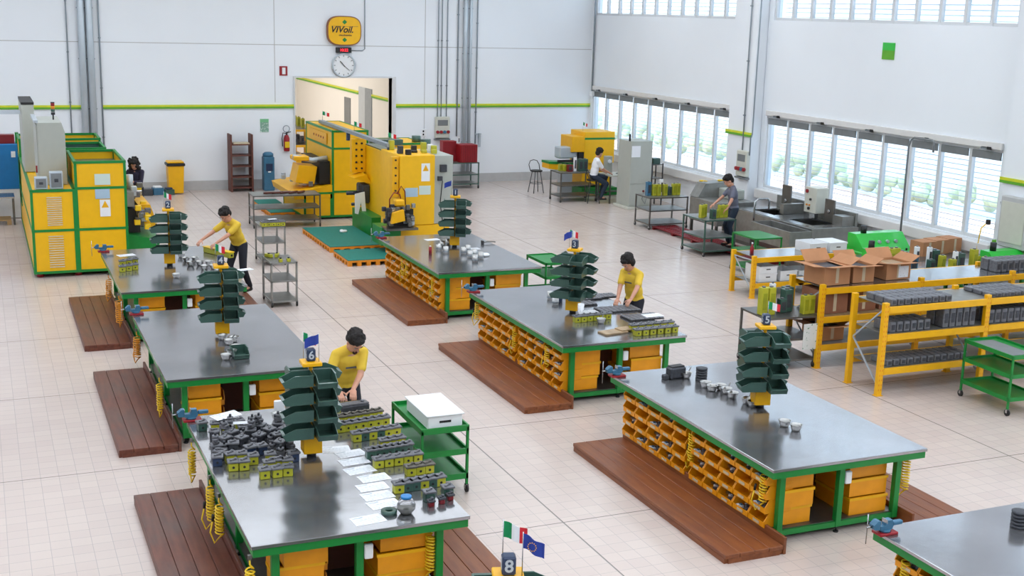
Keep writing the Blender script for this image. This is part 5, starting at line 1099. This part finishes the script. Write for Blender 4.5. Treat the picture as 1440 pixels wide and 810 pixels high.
t = thing('grey_cabinet', 'tall pale grey cabinet with a paper and cable, near the windows', 'cabinet', (17.0, 30.9, 0)); MB().box(-.08, .75, -.08, .8, 0, .08, c=.01).build('plinth', 'cream', t); MB().box(0, .7, 0, .75, .08, 1.95, c=.01).build('housing', 'cab', t); MB().box(.02, .68, -.012, 0, .12, .72).box(.02, .68, -.012, 0, .74, 1.9).build('door', 'cab', t)
MB().box(.02, .3, -.016, -.012, 1.5, 1.82).build('notice', 'paper', t); MB().cyl((.58, -.05, .5), .06, .04, 14, axis='Y').build('socket', 'black', t); MB().cyl((.45, -.04, .52), .03, .03, 12, axis='Y').build('socket', 'maroon', t); MB().tube([(.45, -.04, .5), (.4, -.05, .3), (.5, -.05, .15), (.56, -.05, .35)], .01).build('cable', 'box_grey', t); MB().cyl((.0, .1, 1.95), .03, .2, 10).build('antenna', 'black', t)
t = thing('small_rack', 'slim dark frame stand between the grey cabinet and windows', 'stand', (17.95, 31.3, 0)); 
for x in (0, .35):
    for y in (0, .4): MB().box(x-.015, x+.015, y-.015, y+.015, 0, 1.25).build('post', 'iron_dk', t)
for z in (.3, .8, 1.2): MB().box(-.015, .365, -.015, .415, z, z+.02).build('shelf', 'steel_dk', t)
MB().box(.05, .3, .05, .3, 1.221, 1.4, c=.02).build('boxes', 'bin_grn', t)
# stainless sinks and tanks
t = thing('sink_unit', 'stainless steel washing unit with two sinks along the window wall', 'sink', (17.1, 22.5, 0))
MB().box(.05, 1.25, .05, 3.15, 0, .1).build('plinth', 'steel_dk', t)
MB().box(0, 1.3, 0, .06, .1, .85).box(0, 1.3, 3.14, 3.2, .1, .85).box(0, .06, .06, 3.14, .1, .85).box(1.24, 1.3, .06, 3.14, .1, 1.15).build('cabinet_body', 'steel_rough', t)
MB().box(.06, 1.24, .06, .4, .82, .86).box(.06, 1.24, 1.3, 1.9, .82, .86).box(.06, 1.24, 2.8, 3.14, .82, .86).box(.06, .3, .4, 1.3, .82, .86).box(1.0, 1.24, .4, 1.3, .82, .86).box(.06, .3, 1.9, 2.8, .82, .86).box(1.0, 1.24, 1.9, 2.8, .82, .86).build('worktop', 'steel', t)
MB().box(.3, 1.0, .4, 1.3, .55, .57).box(.3, 1.0, 1.9, 2.8, .55, .57).build('basin', 'steel_dk', t)
for y, h in ((2.2, 1.5), (.5, 1.4)): MB().box(.95, 1.0, y, y+.35, .86, h, c=.01).build('raised_lid', 'steel_dk', t); MB().lathe([(.03, 0), (.045, 0), (.045, .02), (.03, .02)], 12, (.925, y+.17, 1.12), axis='X').build('lid_handle', 'steel', t)
MB().box(.6, 1.2, 1.95, 2.1, .86, 1.1).build('splash_box', 'steel_rough', t); MB().box(.9, 1.23, .1, .45, .86, 1.08).build('splash_box', 'steel_rough', t)
t = thing('control_box', 'cream control box with red and black knobs above the sinks', 'control box', (17.95, 24.0, 1.0)); MB().box(0, .35, -.45, 0, 0, .6, c=.01).build('housing', 'cream', t); MB().cyl((-.03, -.1, .5), .045, .03, 12, axis='X').build('emergency_stop', 'red', t); MB().cyl((-.03, -.25, .32), .03, .03, 12, axis='X').cyl((-.03, -.2, .1), .035, .03, 12, axis='X').build('knob', 'black', t); MB().cyl((-.03, -.12, .18), .02, .03, 12, axis='X').cyl((-.03, -.22, .18), .02, .03, 12, axis='X').build('lamp', 'orange_edge', t); MB().box(.1, .2, -.3, -.1, -.14, 0).build('bracket', 'steel', t)
t = thing('wash_tank', 'rounded stainless trough in front of the washing unit', 'tank', (16.35, 22.3, 0)); pr = [(0, .85), (0, .45), (.12, .3), (.45, .3), (.58, .45), (.58, .85), (.55, .85), (.55, .46), (.44, .34), (.14, .34), (.03, .46), (.03, .85)]
n = len(pr); MB().prism(pr, 0, 1.5).box(.0, .58, -.02, 0, .3, .85).box(.0, .58, 1.5, 1.52, .3, .85).build('trough', 'steel_rough', t)
for x in (.08, .5):
    for y in (.1, 1.4): MB().box(x-.02, x+.02, y-.02, y+.02, 0, .36).build('leg', 'steel_dk', t)
MB().tube([(.1, 1.55, .86), (.1, 1.55, 1.3), (.2, 1.55, 1.36), (.45, 1.55, 1.36), (.5, 1.55, 1.3), (.5, 1.55, 1.1)], .022).build('faucet', 'steel', t)
t = thing('parts_washer', 'grey steel tank behind the grey-shirted worker with yellow gloves', 'tank', (16.75, 25.9, 0)); MB().box(0, 1.1, 0, 1.3, .35, .95, c=.02).build('tank_body', 'steel_rough', t); MB().prism([(0, .955), (1.1, .955), (1.05, 1.35), (.2, 1.3)], .9, 1.3).build('raised_cover', 'steel_rough', t)
for x in (.06, 1.04):
    for y in (.06, 1.24): MB().box(x-.03, x+.03, y-.03, y+.03, 0, .35).build('leg', 'steel_dk', t)
MB().box(.6, 1.0, .3, .9, .95, 1.2, c=.02).build('pump_housing', 'cab', t)
for x, y, lab in ((16.95, 27.0, 'left'), (17.5, 27.0, 'right')):
    t = thing('rubber_glove', 'yellow rubber glove, %s one on the grey tank cover' % lab, 'glove', (x, y, 1.33)); m = MB().ell((0, 0, .02), .08, .05, .025, 10)
    for i in range(4): m.tube([(.05, -.03+i*.02, .02), (.14, -.05+i*.035, .015)], .012, 6)
    m.build('glove', 'hose', t)
t = thing('duckboard', 'dark red slatted duckboard under the grey-shirted worker', 'platform', (16.02, 22.9, 0)); 
for i in range(6): MB().box(i*.12, i*.12+.09, 0, 4.9, .06, .09).build('slat', 'maroon', t)
for i in range(6): MB().box(0, .69, i*.96, i*.96+.08, 0, .059).build('bearer', 'maroon', t)
# stool, chairs
def stool(lab, loc, rz=0):
    t = thing('stool', lab, 'stool', loc, rz); MB().cyl((0, 0, .66), .19, .04, 20).build('seat', 'black', t)
    for i in range(4):
        a = PI/4+i*PI/2; MB().tube([(.13*math.cos(a), .13*math.sin(a), .66), (.25*math.cos(a), .25*math.sin(a), 0)], .013).build('leg', 'iron_dk', t)
    MB().tube([(.2*math.cos(k*PI/8), .2*math.sin(k*PI/8), .3) for k in range(16)], .009, 6, closed=True).build('foot_ring', 'iron_dk', t)
    MB().tube([(-.17, .08, .68), (-.18, .16, .86), (-.12, .19, .97), (0, .2, 1.0), (.12, .19, .97), (.18, .16, .86), (.17, .08, .68)], .013).build('backrest_hoop', 'iron_dk', t); return t
stool('empty black metal stool with hoop back near the back wall', (15.75, 34.6, 0), .1); stool('black metal stool on which the man in white sits', (16.55, 32.3, 0), 1.3)
# ================================================================== people
def rcone(m, p0, r0, p1, r1, n=12):
    """closed rounded cone between two joints"""
    p0, p1 = V(p0), V(p1); d = p1-p0; L = d.length; d.normalize(); x = d.orthogonal().normalized(); y = d.cross(x); vs = []; rings = []
    for k in range(1, 5): a = PI/2*k/5; rings.append((-r0*math.cos(a), r0*math.sin(a)))
    rings.append((0, r0)); rings.append((L, r1))
    for k in range(1, 5): a = PI/2*k/5; rings.append((L+r1*math.sin(a), r1*math.cos(a)))
    vs.append(p0-d*r0)
    for (t_, r) in rings:
        for k in range(n): a = 2*PI*k/n; vs.append(p0+d*t_+(x*math.cos(a)+y*math.sin(a))*r)
    vs.append(p1+d*r1); fs = []; R_ = len(rings)
    for k in range(n): fs.append((0, 1+(k+1) % n, 1+k)); fs.append((len(vs)-1, 1+(R_-1)*n+k, 1+(R_-1)*n+(k+1) % n))
    for i in range(R_-1):
        for k in range(n): fs.append((1+i*n+k, 1+i*n+(k+1) % n, 1+(i+1)*n+(k+1) % n, 1+(i+1)*n+k))
    m.add(vs, fs, None, True)
def ik(a, b, l1, l2, hint):
    a, b = V(a), V(b); d = b-a; L = min(d.length, (l1+l2)*.995); d.normalize(); k = (l1*l1-l2*l2+L*L)/(2*L); h = math.sqrt(max(0, l1*l1-k*k)); hv = V(hint); hv = (hv-d*hv.dot(d)).normalized()
    return a+d*k+hv*h, a+d*L
def skinned(m, name, mat, parent, vox, sm=2):
    o = m.build(name, mat, parent); r = o.modifiers.new('r', 'REMESH'); r.mode = 'VOXEL'; r.voxel_size = vox; r.use_smooth_shade = True
    s_ = o.modifiers.new('s', 'SMOOTH'); s_.iterations = sm; s_.factor = .5
    dg = bpy.context.evaluated_depsgraph_get(); dg.update(); me = bpy.data.meshes.new_from_object(o.evaluated_get(dg)); o.modifiers.clear(); old = o.data; o.data = me; bpy.data.meshes.remove(old)
    o.data.materials.clear(); o.data.materials.append(MT[mat]); return o
def person(label, loc, face, lean=.2, side=0., hipz=.93, handL=(-.2, .45, .95), handR=(.2, .45, .95), head=(.35, 0), shirt='shirt_y', sleeve=.45, trouser='trouser', hair='short', beard=False, feet=((-.12, 0, 0), (.12, .05, 0)), knees=None, long_sleeve=False, sc=1.0, chest=True):
    t = thing('person', label, 'person', loc, face); t.scale = (sc, sc, sc)
    hip = V((0, 0, hipz))
    Rl = Matrix.Rotation(-lean, 3, 'X') @ Matrix.Rotation(side, 3, 'Y')
    T = lambda x, y, z: hip+Rl @ V((x, y, z-.93))
    Rh = Rl @ Matrix.Rotation(head[1], 3, 'Z') @ Matrix.Rotation(-head[0], 3, 'X')
    neck = T(0, -.01, 1.47); hc = neck+Rh @ V((0, .025, .15))
    HS = 1.12; H = lambda x, y, z: hc+Rh @ V((x*HS, y*HS, z*HS))
    sh = {s: T(s*.172, 0, 1.385) for s in (-1, 1)}; arms = {}
    for s, hp in ((-1, handL), (1, handR)):
        el, wr = ik(sh[s], hp, .29, .26, (s*.5, -.45, -.7)); arms[s] = (el, wr)
    B = MB()
    # torso, neck, head
    B.ell(T(0, 0, 1.27), .155, .1, .2, 16, R=Rl); B.ell(T(0, 0, 1.05), .135, .095, .17, 16, R=Rl); B.ell(T(0, 0, .95), .16, .105, .12, 16, R=Rl)
    rcone(B, sh[-1], .038, sh[1], .038); rcone(B, T(0, -.01, 1.42), .062, H(0, -.02, -.06), .055)
    B.ell(H(0, -.012, .03), .085, .104, .112, 20, R=Rh); B.ell(H(0, .018, -.045), .065, .076, .084, 16, R=Rh); B.ell(H(0, .06, -.095), .026, .022, .02, 10, R=Rh)
    B.ell(H(0, .096, -.02), .013, .022, .014, 8, R=Rh); B.ell(H(0, .086, .0), .01, .014, .028, 8, R=Rh); B.ell(H(0, .08, -.058), .026, .012, .008, 8, R=Rh); B.ell(H(0, .078, .03), .055, .014, .012, 10, R=Rh)
    for s in (-1, 1): B.ell(H(s*.077, -.01, -.005), .012, .022, .034, 8, R=Rh)
    # arms and hands
    for s in (-1, 1):
        el, wr = arms[s]; rcone(B, sh[s], .05, el, .038); rcone(B, el, .04, wr, .026)
        d = (wr-el).normalized(); d = (d*.45+V((-s*.12, .7, -.35))).normalized(); side_ = d.cross(V((0, 0, 1))).normalized(); up = side_.cross(d)
        pc = wr+d*.045
        RM = Matrix((side_, d, up)).transposed(); B.ell(pc, .041, .055, .018, 12, R=RM)
        for j, (off, ln) in enumerate(((-.030, .07), (-.010, .082), (.010, .078), (.029, .062))):
            b0 = wr+d*.08+side_*off; k1 = b0+(d*.9-up*.35).normalized()*ln*.52+side_*off*.15; k2 = k1+(d*.55-up*.8).normalized()*ln*.48
            rcone(B, b0-d*.02, .0095, k1, .009, 8); rcone(B, k1, .009, k2, .0078, 8)
        b0 = wr+d*.03+side_*(-s*.034); k1 = b0+(d*.6+side_*(-s*.75)-up*.2).normalized()*.045; rcone(B, b0, .013, k1, .0105, 8); rcone(B, k1, .0105, k1+(d*.85+side_*(-s*.2)-up*.35).normalized()*.032, .009, 8)
    # legs
    legs = {}
    for s, f in ((-1, feet[0]), (1, feet[1])):
        hj = hip+V((s*.09, 0, -.02)); ank = V(f)+V((0, 0, .085)); kn, an = ik(hj, ank, .43, .43, (s*.1, 1, .1)); legs[s] = (hj, kn, an); rcone(B, hj, .08, kn, .052); rcone(B, kn, .05, an, .034)
        rcone(B, an, .036, an+V((0, .12, -.045)), .03)
    skinned(B, 'body', 'skin', t, .0075, 2)
    for s in (-1, 1):
        e = MB(); e.ell(H(s*.03, .075, .012), .010, .006, .006, 10, R=Rh); e.build('eye', 'white', t); e = MB(); e.ell(H(s*.03, .08, .011), .005, .003, .005, 8, R=Rh).build('iris', 'black', t)
        e = MB(); e.bar(H(s*.014, .09, .034), H(s*.048, .08, .036), .008, .006).build('eyebrow', 'hair', t)
    MB().bar(H(-.02, .092, -.058), H(.02, .092, -.058), .005, .004).build('mouth', 'maroon', t)
    # shirt
    m = MB(); m.ell(T(0, 0, 1.25), .172, .12, .19, 16, R=Rl); m.ell(T(0, .0, 1.08), .165, .118, .2, 16, R=Rl); m.ell(T(0, 0, .94), .172, .12, .12, 16, R=Rl); m.ell(T(0, 0, 1.30), .17, .115, .13, 16, R=Rl)
    for s in (-1, 1): rcone(m, T(0, -.01, 1.425), .076, sh[s]+(sh[s]-T(0, 0, 1.385))*-.06, .063)
    for s in (-1, 1):
        el, wr = arms[s]
        if long_sleeve: rcone(m, sh[s], .066, el, .05); rcone(m, el, .05, el+(wr-el)*.9, .036)
        else: rcone(m, sh[s]-(Rl @ V((s*.012, 0, .008))), .066, sh[s]+(el-sh[s])*.7, .058)
    sh_ = skinned(m, 'sweater' if long_sleeve else 't_shirt', shirt, t, .012, 3)
    if chest and shirt in ('shirt_y', 'shirt_w'):
        MB().box(-.07, .07, -.002, .002, -.012, .012).build('chest_print', 'iron' if shirt == 'shirt_y' else 'blue', sh_).matrix_local = Matrix.Translation(T(0, .124, 1.27)) @ Rl.to_4x4()
    # trousers and shoes
    m = MB(); m.ell(hip+V((0, 0, .0)), .168, .122, .12, 16)
    for s in (-1, 1): hj, kn, an = legs[s]; rcone(m, hj, .094, kn, .07); rcone(m, kn, .068, an+V((0, 0, .02)), .056)
    skinned(m, 'trousers', trouser, t, .014, 3)
    for s, f in ((-1, feet[0]), (1, feet[1])):
        an = legs[s][2]; m = MB(); rcone(m, an+V((0, -.03, -.045)), .042, an+V((0, .15, -.055)), .036); m.ell(an+V((0, 0, -.02)), .045, .055, .05, 12); skinned(m, 'shoe', 'shoe', t, .01, 2)
    # hair
    m = MB(); m.ell(H(0, -.028, .055), .1, .115, .104, 20, R=Rh)
    if hair != 'curly':
        q = random.Random(9)
        for i in range(60):
            a = q.uniform(0, 2*PI); e = q.uniform(.15, 1.5); x, y, z = math.cos(a)*math.cos(e), math.sin(a)*math.cos(e), math.sin(e)
            m.ell(H(x*.088, -.025+y*.1, .055+z*.09), .02, .02, .018, 6, R=Rh)
    if hair == 'short': m.ell(H(0, -.065, .0), .086, .07, .09, 14, R=Rh); m.ell(H(0, .05, .1), .07, .045, .034, 12, R=Rh)
    if hair == 'shaggy':
        m.ell(H(0, -.065, -.02), .085, .065, .1, 14, R=Rh); m.ell(H(0, .055, .09), .066, .045, .035, 12, R=Rh)
        for s in (-1, 1): m.ell(H(s*.07, -.02, -.01), .022, .05, .06, 10, R=Rh)
    if hair == 'curly':
        q = random.Random(5)
        for i in range(44):
            a = q.uniform(0, 2*PI); z = q.uniform(-.2, .13); rr_ = .1 if z > 0 else .115
            x, y = rr_*math.cos(a), rr_*math.sin(a)-.02
            if y > .03 and z < .06 and abs(x) < .075: continue
            m.ell(H(x, y, z), .04, .04, .04, 8, R=Rh)
        for s in (-1, 1): m.ell(H(s*.085, .0, -.05), .035, .06, .13, 10, R=Rh)
        m.ell(H(0, -.08, -.08), .1, .06, .15, 12, R=Rh)
    # keep the face clear: cut hair in front below the brow by leaving it out
    skinned(m, 'hair', 'hair', t, .007, 1)
    if beard:
        m = MB(); m.ell(H(0, .07, -.088), .032, .026, .028, 12, R=Rh); m.ell(H(0, .09, -.044), .03, .01, .007, 10, R=Rh)
        for s in (-1, 1): m.ell(H(s*.03, .078, -.065), .008, .012, .025, 8, R=Rh)
        skinned(m, 'beard', 'hair', t, .006, 1)
    return t
def loc2(t_loc, face, p, sc=1.0):      # world point -> the person's own frame
    d = V(p)-V(t_loc); c, s = math.cos(-face), math.sin(-face); return (((d.x*c-d.y*s))/sc, ((d.x*s+d.y*c))/sc, d.z/sc)
def stand(label, loc, toward, hands, sc=1.0, **k):
    face = math.atan2(-(toward[0]-loc[0]), toward[1]-loc[1])
    hl, hr = [loc2(loc, face, h, sc) for h in hands]
    return person(label, loc, face, handL=hl, handR=hr, sc=sc, **k)
stand('person in a yellow T-shirt with dark goatee working at the valve-covered bench', (3.91, 14.03, 0), (3.98, 12.6), ((3.86, 13.48, 1.06), (3.67, 13.48, 1.06)), lean=.42, head=(.4, .15), beard=True, sc=1.04)
stand('person in a yellow T-shirt leaning far over the left-machine bench', (4.4, 23.15, .1), (3.5, 22.45), ((3.80, 22.72, 1.05), (3.52, 22.95, 1.05)), lean=.5, head=(.2, 0), feet=((-.15, -.1, 0), (.12, .05, 0)), sc=1.0)
stand('person with brown hair in a yellow T-shirt handling the flat dark trays', (9.66, 17.2, 0), (8.7, 16.75), ((9.24, 16.62, 1.0), (9.24, 17.0, 1.0)), lean=.24, head=(.45, 0), hair='shaggy', sc=1.0)
stand('person in a grey T-shirt standing with back to the windows at the tank', (16.45, 24.7, .09), (15.6, 24.95), ((15.95, 24.3, .98), (15.9, 24.9, 1.0)), lean=.15, head=(.45, 0), shirt='shirt_g', trouser='jeans', sc=1.0, chest=False)
stand('person with long curly dark hair in a dark sweater beside the left machine', (3.55, 31.9, 0), (3.0, 30.6), ((3.42, 31.5, 1.1), (3.18, 31.6, 1.1)), lean=.2, head=(.35, .0), hair='curly', shirt='jumper', long_sleeve=True, sc=.95)
stand('person in a white T-shirt seated on a black stool at the inspection desk', (16.55, 32.3, 0), (17.6, 32.1), ((16.98, 32.5, .9), (17.0, 32.15, .9)), lean=.2, head=(.15, .5), hipz=.8, shirt='shirt_w', trouser='jeans', feet=((-.12, .3, .25), (.12, .22, .1)), sc=1.0)
